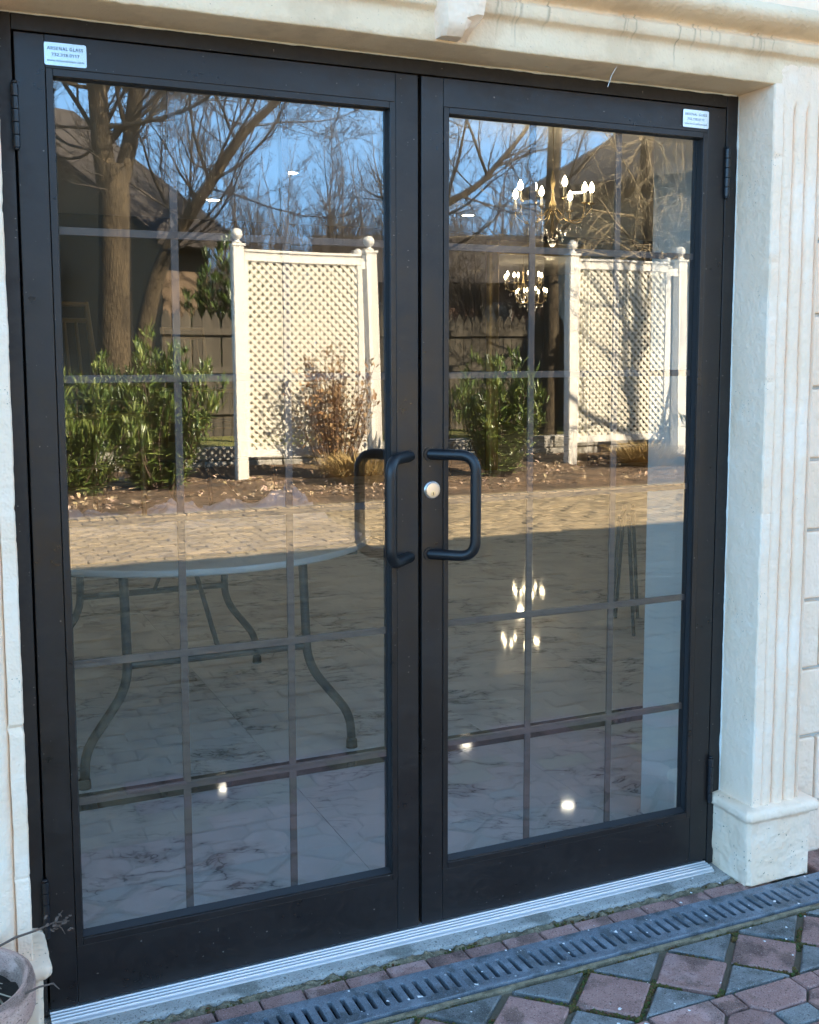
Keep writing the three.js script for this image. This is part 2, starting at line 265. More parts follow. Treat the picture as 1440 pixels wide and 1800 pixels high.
// ------------------------------------------------------------------ pavers
function prism(poly, top, thick, bevel) { // poly: [[x, z]...] in any order of turn, bevelled upper edge
  let A = 0; for (let i = 0; i < poly.length; i++) { const [x, z] = poly[i], [X, Z] = poly[(i + 1) % poly.length]; A += x * Z - X * z; }
  const q = A > 0 ? poly.slice().reverse() : poly, n = q.length;
  const inset = q.map((p, i) => { const a = q[(i + n - 1) % n], c = q[(i + 1) % n]; const e1 = [p[0] - a[0], p[1] - a[1]], e2 = [c[0] - p[0], c[1] - p[1]], l1 = Math.hypot(...e1), l2 = Math.hypot(...e2); const m1 = [e1[1] / l1, -e1[0] / l1], m2 = [e2[1] / l2, -e2[0] / l2], k = 1 + m1[0] * m2[0] + m1[1] * m2[1]; return [p[0] - bevel * (m1[0] + m2[0]) / k * -1 * -1, p[1] - bevel * (m1[1] + m2[1]) / k * -1 * -1]; });
  const cx = q.reduce((s, p) => s + p[0], 0) / n, cz = q.reduce((s, p) => s + p[1], 0) / n;
  const ok = Math.hypot(inset[0][0] - cx, inset[0][1] - cz) < Math.hypot(q[0][0] - cx, q[0][1] - cz);
  const ins = ok ? inset : q.map((p, i) => [2 * p[0] - inset[i][0], 2 * p[1] - inset[i][1]]);
  const pos = [], tri = (a, b, c) => pos.push(...a, ...b, ...c);
  for (let i = 0; i < n; i++) {
    const j = (i + 1) % n, t0 = [ins[i][0], top, ins[i][1]], t1 = [ins[j][0], top, ins[j][1]], b0 = [q[i][0], top - bevel, q[i][1]], b1 = [q[j][0], top - bevel, q[j][1]], d0 = [q[i][0], top - thick, q[i][1]], d1 = [q[j][0], top - thick, q[j][1]];
    tri([cx, top, cz], t0, t1); tri(t0, b0, b1); tri(t0, b1, t1); tri(b0, d0, d1); tri(b0, d1, b1);
  }
  const g = new THREE.BufferGeometry(); g.setAttribute('position', new THREE.Float32BufferAttribute(pos, 3)); g.computeVertexNormals(); return g;
}
{
  const drive = new THREE.Group(); drive.name = 'driveway_paving'; drive.userData = { kind: 'structure', label: 'red and grey block paving in front of the doors' }; scene.add(drive);
  const put = (poly, mats, lift = 0) => mesh('paver', boxUV(prism(poly.map(([x, z]) => [x + rr(-0.0012, 0.0012), z + rr(-0.0012, 0.0012)]), G + lift + rr(-0.0025, 0.0015), 0.05, 0.0035), 1, rnd(), rnd()), pick(mats), drive);
  // soldier row between the sill and the drain
  for (let x = -1.42; x < 0.95; x += 0.1065) put([[x, 0.112], [x + 0.101, 0.112], [x + 0.101, 0.163], [x, 0.163]], M.redPavers);
  for (let x = 1.2; x < 1.7; x += 0.1065) put([[x, 0.04], [x + 0.101, 0.04], [x + 0.101, 0.163], [x, 0.163]], M.redPavers);
  // border of squares set on the diagonal with triangles between
  for (let k = -9; k <= 6; k++) {
    const c = 0.525 + k * 0.2243;
    put([[c - 0.105, 0.43], [c, 0.332], [c + 0.105, 0.43], [c, 0.528]], M.redPavers);
    put([[c + 0.014, 0.321], [c + 0.21, 0.321], [c + 0.112, 0.413]], M.greyPavers);
    put([[c + 0.016, 0.536], [c + 0.208, 0.536], [c + 0.112, 0.446]], M.greyPavers);
  }
  // field next to it: octagons, half octagons and small squares
  for (let k = -9; k <= 5; k++) {
    const x = 0.522 + k * 0.24;
    put([[x - 0.031, 0.543], [x + 0.031, 0.543], [x + 0.031, 0.597], [x - 0.031, 0.597]], M.redPavers);
    put([[x + 0.037, 0.543], [x + 0.203, 0.543], [x + 0.203, 0.6], [x + 0.17, 0.634], [x + 0.07, 0.634], [x + 0.037, 0.6]], M.redPavers);
    put([[x - 0.03, 0.603], [x + 0.03, 0.603], [x + 0.066, 0.639], [x + 0.066, 0.7], [x + 0.03, 0.736], [x - 0.03, 0.736], [x - 0.066, 0.7], [x - 0.066, 0.639]], M.redPavers);
    put([[x + 0.073, 0.641], [x + 0.167, 0.641], [x + 0.167, 0.7], [x + 0.073, 0.7]], pick([M.redPavers, M.greyPavers]));
    put([[x + 0.037, 0.742], [x + 0.07, 0.707], [x + 0.17, 0.707], [x + 0.203, 0.742], [x + 0.203, 0.798], [x + 0.037, 0.798]], M.redPavers);
    put([[x - 0.031, 0.743], [x + 0.031, 0.743], [x + 0.031, 0.798], [x - 0.031, 0.798]], M.redPavers);
  }
  // running bond beyond; most of it is one mass
  const near = [], far = [[], [], [], []];
  for (let r = 0; r < 70; r++) {
    const z = 0.806 + r * 0.1015; if (z > 7.57) break;
    const off = (r % 2) * 0.1017 + rr(-0.008, 0.008);
    for (let x = -5 + off; x < 11.2; x += 0.2035) {
      const poly = [[x, z], [x + 0.2, z], [x + 0.2, z + 0.098], [x, z + 0.098]];
      if (r < 5 && x > -0.6 && x < 2.0) { put(poly, rnd() < 0.6 ? M.redPavers : M.tanPavers); continue; }
      const q = poly.map(([a, b]) => [a + rr(-0.003, 0.003), b + rr(-0.003, 0.003)]);
      const k = rnd(); far[k < 0.4 ? 0 : k < 0.72 ? 1 : k < 0.88 ? 2 : 3].push(boxUV(prism(q, G + rr(-0.006, 0.004), 0.03, 0.006), 1, rnd(), rnd()));
    }
  }
  for (let x = -5; x < 11.2; x += 0.108) far[3].push(boxUV(prism([[x, 7.68], [x + 0.101, 7.68], [x + 0.101, 7.86], [x, 7.86]], G + 0.006, 0.03, 0.006), 1, rnd(), rnd()));
  far.forEach((g, k) => { const o = mesh('paver_field', join(g), [M.tanPavers[1], M.tanPavers[2], M.tanPavers[0], M.tanPavers[3]][k], drive); o.userData.kind = 'stuff'; });
}

// ------------------------------------------------------------------ the hall
const hall = thing('stucco_hall', 'cream stucco hall with fluted pilasters and moulded lintel round the doors', 'building');
{
  // walls, roof slab and floor slab make a closed shell
  const W0 = -9, W1 = 13, D = -20, TOP = 4.05;
  mesh('front_wall', boxUV(join([bx(W0, -0.966, -0.08, TOP, -0.34, 0.02), bx(0.966, W1, -0.08, TOP, -0.34, 0.02), bx(-0.966, 0.966, 2.172, TOP, -0.34, 0.02)]), 0.6), M.mortarPaint, hall);
  mesh('upper_wall', boxUV(bx(-3.2, 3.2, 2.33, 4.0, 0.022, 0.11), 0.6), M.stucco, hall);
  mesh('side_wall', boxUV(join([bx(W0 - 0.3, W0, -0.08, TOP, D, 0.02)]), 0.5), M.stucco, hall);
  mesh('side_wall', boxUV(join([bx(W1, W1 + 0.3, -0.08, TOP, D, 0.02)]), 0.5), M.stucco, hall);
  mesh('back_wall', boxUV(bx(W0 - 0.3, W1 + 0.3, -0.08, TOP, D - 0.3, D), 0.5), M.stucco, hall);
  mesh('roof', boxUV(bx(W0 - 0.35, W1 + 0.35, TOP, TOP + 0.16, D - 0.4, 0.28), 0.5), M.shingleDark, hall);
  // split-face blocks beside the right pilaster and beyond the left one
  for (const [x0, x1] of [[1.08, 3.6], [-3.6, -1.3]]) {
    const h = 0.198; let r = 0;
    for (let y = -0.075; y < 2.2; y += h + 0.009, r++) {
      for (let x = x0 - (r % 2) * 0.2; x < x1; x += 0.409) {
        const a = Math.max(x, x0), b = Math.min(x + 0.4, x1); if (b - a < 0.03) continue;
        mesh('wall_block', boxUV(bx(a, b, y, Math.min(y + h, 2.32), 0.0, 0.036 + rr(-0.002, 0.002), 0.007), 0.8, rnd(), rnd()), M.block, hall);
      }
    }
  }
  // pilasters: fluted shaft on a rough plinth
  const shaftProfile = () => { // x from the opening outwards, z towards the street
    const p = [[0, -0.005], [0, 0.05], [0, 0.1], [0.001, 0.135], [0.004, 0.139], [0.03, 0.14]];
    for (let f = 0; f < 3; f++) { const a = 0.03 + f * 0.0435; for (let k = 0; k <= 12; k++) { const t = 0.5 - 0.5 * Math.cos(Math.PI * k / 12); p.push([a + 0.0435 * (0.03 + 0.94 * t), 0.127 + 0.0145 * Math.sqrt(Math.max(0, 1 - (2 * t - 1) ** 2))]); } p.push([a + 0.0434, 0.121]); }
    p.push([0.165, 0.138], [0.168, 0.13], [0.168, 0.06], [0.168, -0.005]); return p;
  };
  for (const s of [1, -1]) {
    const pil = new THREE.Group(); pil.name = 'pilaster'; hall.add(pil);
    const prof = shaftProfile(), rings = [];
    for (let i = 0; i <= 260; i++) {
      const y = 0.12 + i * (2.1 / 260), fade = smooth(2.09, 2.135, y);
      rings.push(prof.map(([x, z], j) => {
        let zz = z; if (j > 4 && j < prof.length - 4) zz += (0.141 - z) * fade;
        const e = 0.0016 * fbm3(x * 60, y * 40, z * 60 + s * 9, 3) + 0.002 * fbm3(x * 9, y * 5, s * 3);
        const chip = j < 6 && j > 2 ? 0.004 * Math.max(0, fbm3(1, y * 22, s * 5) - 0.18) * 6 : 0;
        return [s * (0.955 + x + (j < 6 ? e + chip : 0) + 0.0018 * fbm3(2, y * 9, s)), y, zz + e * 1.6 - chip];
      }));
    }
    mesh('shaft', toCreasedNormals(skin(rings, false), 0.42), M.stuccoFine, pil);
    // plinth with a rounded cap
    const pr = (o, y) => { const a = 0.938 - o, b = 1.166 + o, f = 0.152 + o; const out = []; const seg = (x0, z0, x1, z1, n) => { for (let k = 0; k < n; k++) out.push([x0 + (x1 - x0) * k / n, z0 + (z1 - z0) * k / n]); }; seg(a, -0.006, a, f - 0.012, 10); seg(a, f - 0.012, a + 0.012, f, 3); seg(a + 0.012, f, b - 0.012, f, 16); seg(b - 0.012, f, b, f - 0.012, 3); seg(b, f - 0.012, b, -0.006, 8); return out.map(([x, z]) => { const e = 0.006 * fbm3(x * 9, y * 9, z * 9 + s) + 0.003 * fbm3(x * 40, y * 40, z * 40, 3); const gnaw = y < 0.03 ? 0.012 * Math.max(0, fbm3(x * 14, 3, z * 14)) : 0; return [s * (x + (x < 1 ? e + gnaw : -e - gnaw)), y, z + e - gnaw]; }); };
    const st = []; for (let i = 0; i <= 26; i++) st.push(pr(0, -0.022 + i * 0.0072)); for (const [o, y] of [[0.006, 0.168], [0.014, 0.173], [0.017, 0.181], [0.017, 0.19], [0.013, 0.198], [0.004, 0.203], [-0.022, 0.207], [-0.05, 0.209]]) st.push(pr(o, y));
    mesh('plinth', boxUV(skin(st, false, true), 1), M.stucco, pil);
  }
  // lintel with its mouldings, run along the whole head
  const lp = [[0, 2.165], [0.05, 2.1655], [0.1, 2.166], [0.134, 2.1665], [0.139, 2.17], [0.14, 2.185], [0.14, 2.2], [0.141, 2.214], [0.142, 2.226], [0.147, 2.233], [0.156, 2.2365], [0.161, 2.241], [0.163, 2.251], [0.164, 2.262], [0.163, 2.268], [0.156, 2.2715], [0.152, 2.276], [0.156, 2.281], [0.167, 2.286], [0.182, 2.291], [0.197, 2.298], [0.208, 2.308], [0.212, 2.32], [0.208, 2.333], [0.197, 2.343], [0.18, 2.35], [0.155, 2.354], [0.128, 2.356], [0.1, 2.357]];
  const lr = []; for (let i = 0; i <= 620; i++) {
    const x = -1.6 + i * (3.2 / 620);
    lr.push(lp.map(([z, y], j) => { const rough = j > 15 && j < 21 ? 0.012 * Math.abs(fbm3(x * 70, y * 50, z * 60, 3)) + 0.005 * fbm3(x * 110, y * 20, 1, 2) : 0, e = 0.0016 * fbm3(x * 45, y * 50, z * 50, 3) + 0.0028 * fbm3(x * 6, y * 6, z * 6), edge = j === 3 || j === 4 ? 0.004 * Math.max(0, fbm3(x * 30, 4, 1) - 0.12) : 0; return [x, y + e * 0.8 + (j < 5 ? edge : 0), z + e - edge - rough]; }));
  }
  { const g = skin(lr, false), q = g.attributes.uv; let mx = 0; for (let i = 0; i < q.count; i++) mx = Math.max(mx, q.getX(i)); for (let i = 0; i < q.count; i++) q.setXY(i, q.getX(i) / mx, q.getY(i) / 3.2); mesh('lintel', g, M.lintel, hall); }
  // keystone with a chipped lower corner
  const kr = []; for (let i = 0; i <= 22; i++) { const y = 2.172 + i * 0.012, t = i / 22, hw = 0.047 + t * 0.026, zf = 0.196 + 0.012 * t; const ring = []; const P = [[-hw, 0.05], [-hw, zf - 0.012], [-hw + 0.008, zf], [0, zf + 0.002], [hw - 0.02, zf], [hw - 0.004, zf - 0.003], [hw, zf - 0.016], [hw, 0.12], [hw, 0.05]]; P.forEach(([x, z], j) => { const c = j > 3 && j < 7 ? smooth(2.225, 2.18, y) * (0.6 + 1.6 * Math.abs(fbm3(x * 40, y * 60, z * 40, 3))) : 0, b = smooth(2.19, 2.172, y) * 0.02; ring.push([0.022 + x - c * 0.022 + 0.003 * fbm3(x * 20, y * 20, z * 20), y, z - c * 0.05 - (j > 0 && j < 8 ? b : 0) + 0.003 * fbm3(x * 30 + 4, y * 30, z * 20)]); }); kr.push(ring); }
  mesh('keystone', boxUV(toCreasedNormals(skin(kr, false, true), 0.6), 1), M.stucco, hall);
  // uneven sealant where stucco meets the door frame
  const bead = (pts, k) => { const t = new Tubes(); t.add(pts, pts.map((p, i) => 0.0022 + 0.006 * Math.max(0, fbm3(p.x * 14 + k, p.y * 14, 3, 3)) + 0.002 * Math.abs(fbm3(p.x * 60, p.y * 60, k))), 7); return t.geo(); };
  const side = (x) => { const a = []; for (let y = 0; y <= 2.16; y += 0.008) a.push(V(x + 0.002 * fbm3(1, y * 12, x), y, 0.001)); return a; };
  mesh('sealant', bead(side(0.9555), 1), M.caulk, hall);
  mesh('sealant', bead(side(-0.9555), 5), M.caulk, hall);
  { const a = []; for (let x = -0.95; x <= 0.95; x += 0.008) a.push(V(x, 2.1645 + 0.002 * fbm3(x * 12, 2, 1), 0.001)); mesh('sealant', bead(a, 9), M.caulk, hall); }
  for (const [x, z, w] of [[0.31, 0.075, 0.02], [0.42, 0.1, 0.012]]) { const g = new THREE.PlaneGeometry(w, w * 0.55, 3, 2), q = g.attributes.position; for (let i = 0; i < q.count; i++) q.setZ(i, 0.004 * fbm3(q.getX(i) * 90 + x * 9, q.getY(i) * 90, 2)); g.rotateX(-1.2); g.rotateY(0.3); g.translate(x, 2.158, z); mesh('paint_flake', g, M.petal, hall); }
  mesh('hanging_thread', tube([V(0.475, 2.167, 0.12), V(0.462, 2.145, 0.118), V(0.455, 2.118, 0.112)], 0.0008, 5), M.petal, hall);
  // sill slab with a crumbling mortar edge
  const slab = []; for (let i = 0; i <= 300; i++) { const x = -1.5 + i * (2.7 / 300), e = 0.009 * fbm3(x * 9, 1, 2) + 0.004 * fbm3(x * 60, 1, 2, 3); slab.push([[x, -0.016, -0.1], [x, -0.0165, 0.03], [x, -0.0175, 0.07 + e], [x, -0.021, 0.082 + e], [x, -0.034, 0.086 + e], [x, -0.08, 0.088]]); }
  mesh('sill', boxUV(skin(slab, false), 1), M.concrete, hall);
  const mort = []; for (let i = 0; i <= 520; i++) { const x = -1.5 + i * (2.48 / 520), row = []; for (let j = 0; j <= 9; j++) { const t = j / 9, h = Math.sin(Math.PI * t), q = fbm3(x * 42, t * 3, 1, 4), w = fbm3(x * 8, 7, 2); row.push([x, -0.034 + h * (0.012 + 0.026 * q + 0.01 * w), 0.078 + 0.032 * t + 0.007 * fbm3(x * 30, t * 2, 9, 3)]); } mort.push(row); }
  mesh('mortar_edge', boxUV(skin(mort, false), 1), M.mortar, hall);
}

// ------------------------------------------------------------------ door frame and leaves
const Wd = 0.915, H = 2.127;
{
  const f = thing('door_frame', 'dark bronze metal frame round the pair of glass doors', 'door frame');
  for (const s of [-1, 1]) { mesh('jamb', boxUV(bx(Math.min(s * 0.918, s * 0.956), Math.max(s * 0.918, s * 0.956), -0.012, 2.164, -0.09, -0.002, 0.002), 1), M.frame, f); mesh('door_stop', boxUV(bx(Math.min(s * 0.896, s * 0.919), Math.max(s * 0.896, s * 0.919), 0.002, 2.13, -0.09, -0.053), 1), M.frame, f); }
  mesh('head', boxUV(bx(-0.9175, 0.9175, 2.1305, 2.164, -0.09, -0.0025, 0.002), 1), M.frame, f);
  // ribbed aluminium threshold
  const p = [[-0.1, -0.016], [-0.1, -0.007], [-0.012, -0.005]]; for (let k = 0; k < 4; k++) { const z = -0.008 + k * 0.0104; p.push([z, -0.0055 - k * 0.0012], [z + 0.0014, -0.0028 - k * 0.0012], [z + 0.0056, -0.0028 - k * 0.0012], [z + 0.007, -0.0068 - k * 0.0012]); } p.push([0.034, -0.011], [0.0375, -0.0125], [0.038, -0.0172]);
  const mk = (x) => p.map(([z, y]) => [x, y, z]);
  const th = toCreasedNormals(skin([mk(-0.915), mk(0.914)], false), 0.3); mesh('threshold', boxUV(th, 1), M.alu, f);
}
function stickerTexture() {
  const c = document.createElement('canvas'); c.width = 512; c.height = 288; const x = c.getContext('2d');
  x.fillStyle = '#e8f0f2'; x.fillRect(0, 0, 512, 288); x.fillStyle = '#3c5560'; x.textAlign = 'center'; x.textBaseline = 'middle';
  x.font = 'bold 58px sans-serif'; x.fillText('ARSENAL GLASS', 256, 72); x.font = 'bold 56px sans-serif'; x.fillText('732.318.0117', 256, 150); x.font = 'bold 40px sans-serif'; x.fillText('www.ArsenalGlass.com', 256, 226);
  const t = new THREE.CanvasTexture(c); t.colorSpace = THREE.SRGBColorSpace; return t;
}
M.sticker = phys({ color: 0xffffff, map: stickerTexture(), roughness: 0.22, metalness: 0.75, clearcoat: 0.6, clearcoatRoughness: 0.15 });
function knuckleHinge(x, y0, y1, parent) {
  const h = new THREE.Group(); h.name = 'hinge'; parent.add(h);
  const n = 5, d = (y1 - y0) / n;
  for (let k = 0; k < n; k++) { const g = new THREE.LatheGeometry([[0.0001, 0], [0.0068, 0.0], [0.0078, 0.0008], [0.0078, d - 0.0018], [0.0068, d - 0.001], [0.0001, d - 0.001]].map(([a, b]) => new THREE.Vector2(a, b)), 14); g.translate(x, y0 + k * d, 0.0072); mesh('knuckle', g, M.hinge, h); }
  for (const [y, s] of [[y0 - 0.006, 1], [y1 - 0.001, -1]]) { const g = new THREE.LatheGeometry([[0.0001, 0], [0.004, 0.0005], [0.0062, 0.003], [0.0062, 0.0065], [0.0001, 0.007]].map(([a, b]) => new THREE.Vector2(a, b)), 12); g.translate(x, y, 0.0072); mesh('pin_cap', g, M.hinge, h); }
}
function leaf(s, label) { // s = -1 the leaf hinged at -x, +1 the other
  const d = thing('glass_door', label, 'door', [0, 0, 0], 0, 'pair of glass entrance doors');
  const X = (a, b) => s < 0 ? [-b, -a] : [a, b];
  const B = (a, b, y0, y1, z0, z1, r) => { const [x0, x1] = X(a, b); return boxUV(bx(x0, x1, y0, y1, z0, z1, r), 1, rnd(), rnd()); };
  const i0 = s < 0 ? 0.0045 : 0.0045, ia = 0.063, ib = 0.853, o1 = 0.9135;
  mesh('meeting_stile', B(i0, ia, 0.004, H, -0.052, 0, 0.0022), M.bronze, d);
  mesh('hinge_stile', B(ib, o1, 0.004, H, -0.052, 0, 0.0022), M.bronze, d);
  mesh('top_rail', B(ia + 0.0006, ib - 0.0006, 2.06, H, -0.052, -0.0007, 0.0012), M.bronze, d);
  mesh('bottom_rail', B(ia + 0.0006, ib - 0.0006, 0.004, 0.141, -0.052, -0.0007, 0.0012), M.bronze, d);
  // glazing beads, proud by a little, then a black gasket back to the glass
  mesh('glazing_bead', B(ia + 0.0008, ia + 0.0145, 0.1416, 2.0594, -0.018, 0.0015, 0.001), M.bronze, d);
  mesh('glazing_bead', B(ib - 0.0145, ib - 0.0008, 0.1416, 2.0594, -0.018, 0.0015, 0.001), M.bronze, d);
  mesh('glazing_bead', B(ia + 0.0151, ib - 0.0151, 2.0445, 2.0594, -0.018, 0.0013, 0.001), M.bronze, d);
  mesh('glazing_bead', B(ia + 0.0151, ib - 0.0151, 0.1416, 0.1575, -0.018, 0.0013, 0.001), M.bronze, d);
  const gk = []; const [gx0, gx1] = X(ia + 0.0148, ib - 0.0148), [hx0, hx1] = X(ia + 0.0178, ib - 0.0178);
  const q = (a, z) => [[a[0], a[2], z], [a[1], a[2], z], [a[1], a[3], z], [a[0], a[3], z]];
  gk.push(skin([q([gx0, gx1, 0.158, 2.0442], -0.006), q([hx0, hx1, 0.169, 2.041], -0.0205)], true));
  mesh('gasket', boxUV(toCreasedNormals(gk[0], 0.3), 1), M.gasket, d);
  const [px0, px1] = X(ia + 0.0135, ib - 0.0135);
  const pane = (z, m, k) => { const w = px1 - px0, h = 2.052 - 0.15, g = new THREE.PlaneGeometry(w, h, 24, 60), q = g.attributes.position; for (let i = 0; i < q.count; i++) { const x = q.getX(i) * 2 / w, y = q.getY(i) * 2 / h; q.setZ(i, -0.00035 * k * (1 - x * x) * (1 - y * y) + 0.00012 * fbm3(x * 1.1 + s * 3, y * 2.4, k * 5, 2)); } g.computeVertexNormals(); g.translate((px0 + px1) / 2, (2.052 + 0.15) / 2, z); return mesh('glass_pane', g, m, d); };
  pane(-0.021, M.glass, 1); pane(-0.04, M.glassInner, -1);
  // bars of the grille between the panes: three columns, six rows
  const a0 = 0.0696, a1 = Wd - 0.0687;
  for (const k of [1, 2]) { const x = a0 + (a1 - a0) * k / 3; mesh('muntin', B(x - 0.0085, x + 0.0085, 0.1545, 2.047, -0.0335, -0.0265, 0.001), M.muntin, d); }
  for (let k = 1; k < 6; k++) { const y = 0.15 + (2.0478 - 0.15) * k / 6; mesh('muntin', B(ia + 0.0145, ib - 0.0145, y - 0.0085, y + 0.0085, -0.0343, -0.0257, 0.001), M.muntin, d); }
  mesh('spacer', join([B(ia + 0.0135, ia + 0.0195, 0.15, 2.052, -0.039, -0.0222), B(ib - 0.0195, ib - 0.0135, 0.15, 2.052, -0.039, -0.0222), B(ia + 0.0196, ib - 0.0196, 0.15, 0.1545, -0.039, -0.0222), B(ia + 0.0196, ib - 0.0196, 2.0475, 2.052, -0.039, -0.0222)]), M.gasket, d);
  // offset pull handle
  const mx = s * 0.026, bxX = s * 0.113, yT = s < 0 ? 1.219 : 1.222, yB = s < 0 ? 0.968 : 0.972;
  const path = fillet([V(mx, yT, -0.003), V(bxX, yT, 0.08), V(bxX, yB, 0.08), V(mx, yB, -0.003)], 0.042, 10);
  const handle = mesh('pull_handle', tube(path, 0.0134, 20), M.black, d);
  for (const y of [yT, yB]) { const g = new THREE.CylinderGeometry(0.0165, 0.0168, 0.003, 24); g.rotateX(Math.PI / 2); g.translate(mx, y, 0.0016); mesh('mounting_ring', g, M.black, handle); }
  if (s > 0) { // key cylinder
    const lock = new THREE.Group(); lock.name = 'lock_cylinder'; lock.userData.label = 'round silver key cylinder'; d.add(lock);
    const L = (pts, m, n, dx = 0, dy = 0) => { const g = new THREE.LatheGeometry(pts.map(([a, b]) => new THREE.Vector2(a, b)), 40); g.rotateX(Math.PI / 2); g.translate(0.032 + dx, 1.133 + dy, 0); return mesh(n, g, m, lock); };
    L([[0.0225, 0.0003], [0.0223, 0.002], [0.0205, 0.004], [0.0195, 0.0042], [0.0188, 0.0034]], M.silver, 'collar');
    L([[0.0186, 0.0005], [0.0186, 0.0072], [0.0178, 0.0082], [0.0001, 0.0082]], M.silver, 'cylinder_face');
    L([[0.0068, 0.0083], [0.0066, 0.0089], [0.0001, 0.0089]], M.brass, 'plug', 0, -0.0082);
    mesh('keyway', bx(0.0313, 0.0328, 1.1205, 1.1285, 0.0089, 0.0092), M.keyhole, lock); mesh('keyway', bx(0.0322, 0.0336, 1.1225, 1.1255, 0.00885, 0.0091), M.keyhole, lock);
  }
  knuckleHinge(s * 0.9157, 1.893, 2.021, d); knuckleHinge(s * 0.9157, 0.182, 0.31, d);
  // maker's sticker in the outer top corner
  const sh = new THREE.Shape(), sw = 0.085, hh = 0.046, r = 0.005; sh.moveTo(r, 0); sh.lineTo(sw - r, 0); sh.quadraticCurveTo(sw, 0, sw, r); sh.lineTo(sw, hh - r); sh.quadraticCurveTo(sw, hh, sw - r, hh); sh.lineTo(r, hh); sh.quadraticCurveTo(0, hh, 0, hh - r); sh.lineTo(0, r); sh.quadraticCurveTo(0, 0, r, 0);
  const sg = new THREE.ShapeGeometry(sh, 6); const up = sg.attributes.uv; for (let i = 0; i < up.count; i++) up.setXY(i, up.getX(i) / sw, up.getY(i) / hh);
  const st = mesh('sticker', sg, M.sticker, d); st.position.set(s < 0 ? -0.854 : 0.768, s < 0 ? 2.0655 : 2.0685, 0.0024); st.rotation.z = s < 0 ? 0.005 : -0.004;
  return d;
}
leaf(-1, 'dark bronze glass door with black pull, hinged beside the clay pot, without a lock');
leaf(1, 'dark bronze glass door with the round silver lock cylinder');

// ------------------------------------------------------------------ drain, pot and small litter by the sill
{
  const d = thing('channel_drain', 'long grey slotted channel drain running past the door sill', 'drain', [0, 0, 0]);
  const z0 = 0.166, z1 = 0.288, pitch = 0.0305;
  for (let k = -3; k < 3; k++) {
    const x0 = 0.005 + k * 0.5, x1 = x0 + 0.497; if (x0 > 1.6) break;
    const sh = new THREE.Shape(); sh.moveTo(x0, z0); sh.lineTo(x1, z0); sh.lineTo(x1, z1); sh.lineTo(x0, z1); sh.lineTo(x0, z0);
    for (let i = 0; i < 16; i++) { const cx = x0 + 0.02 + i * pitch, a = z0 + 0.026, b = z1 - 0.022, w = 0.0075; if (cx + w > x1 - 0.006) break; const h = new THREE.Path(); h.moveTo(cx - w, a + w); h.absarc(cx, a + w, w, Math.PI, 0, false); h.lineTo(cx + w, b - w); h.absarc(cx, b - w, w, 0, Math.PI, false); h.lineTo(cx - w, a + w); sh.holes.push(h); }
    const g = new THREE.ExtrudeGeometry(sh, { depth: 0.014, bevelEnabled: true, bevelThickness: 0.0018, bevelSize: 0.0018, bevelSegments: 2, curveSegments: 5 });
    g.rotateX(Math.PI / 2); g.translate(0, G + 0.0045 - 0.0018, 0);
    mesh('grate', boxUV(g, 1, rnd(), rnd()), M.grate, d);
    // small round studs along the two borders
    const studs = []; for (let i = 0; i < 16; i++) for (const z of [z0 + 0.012, z1 - 0.01]) { const c = new THREE.SphereGeometry(0.0032, 8, 4, 0, 6.3, 0, 1.57); c.scale(1, 0.5, 1); c.translate(x0 + 0.035 + i * pitch, G + 0.0044, z); studs.push(c); }
    const so = mesh('grate_studs', join(studs), M.grate, d); so.userData.kind = 'stuff';
  }
  mesh('channel', boxUV(join([bx(-1.5, 1.52, -0.13, -0.125, 0.16, 0.295), bx(-1.5, 1.52, -0.125, G - 0.012, 0.158, 0.1635), bx(-1.5, 1.52, -0.125, G - 0.012, 0.2905, 0.296)]), 1), M.channel, d);
  const edge = []; for (let i = 0; i <= 260; i++) { const x = -1.5 + i * (3 / 260), e = 0.004 * fbm3(x * 12, 4, 4) + 0.002 * fbm3(x * 70, 4, 4, 2); edge.push([[x, -0.06, 0.2965], [x, G - 0.001, 0.2968], [x, G + 0.0005, 0.299], [x, G - 0.001, 0.308 + e], [x, G - 0.006, 0.312 + e], [x, -0.06, 0.313 + e]]); }
  mesh('concrete_edge', boxUV(skin(edge, false), 1), M.mortar, d);
}
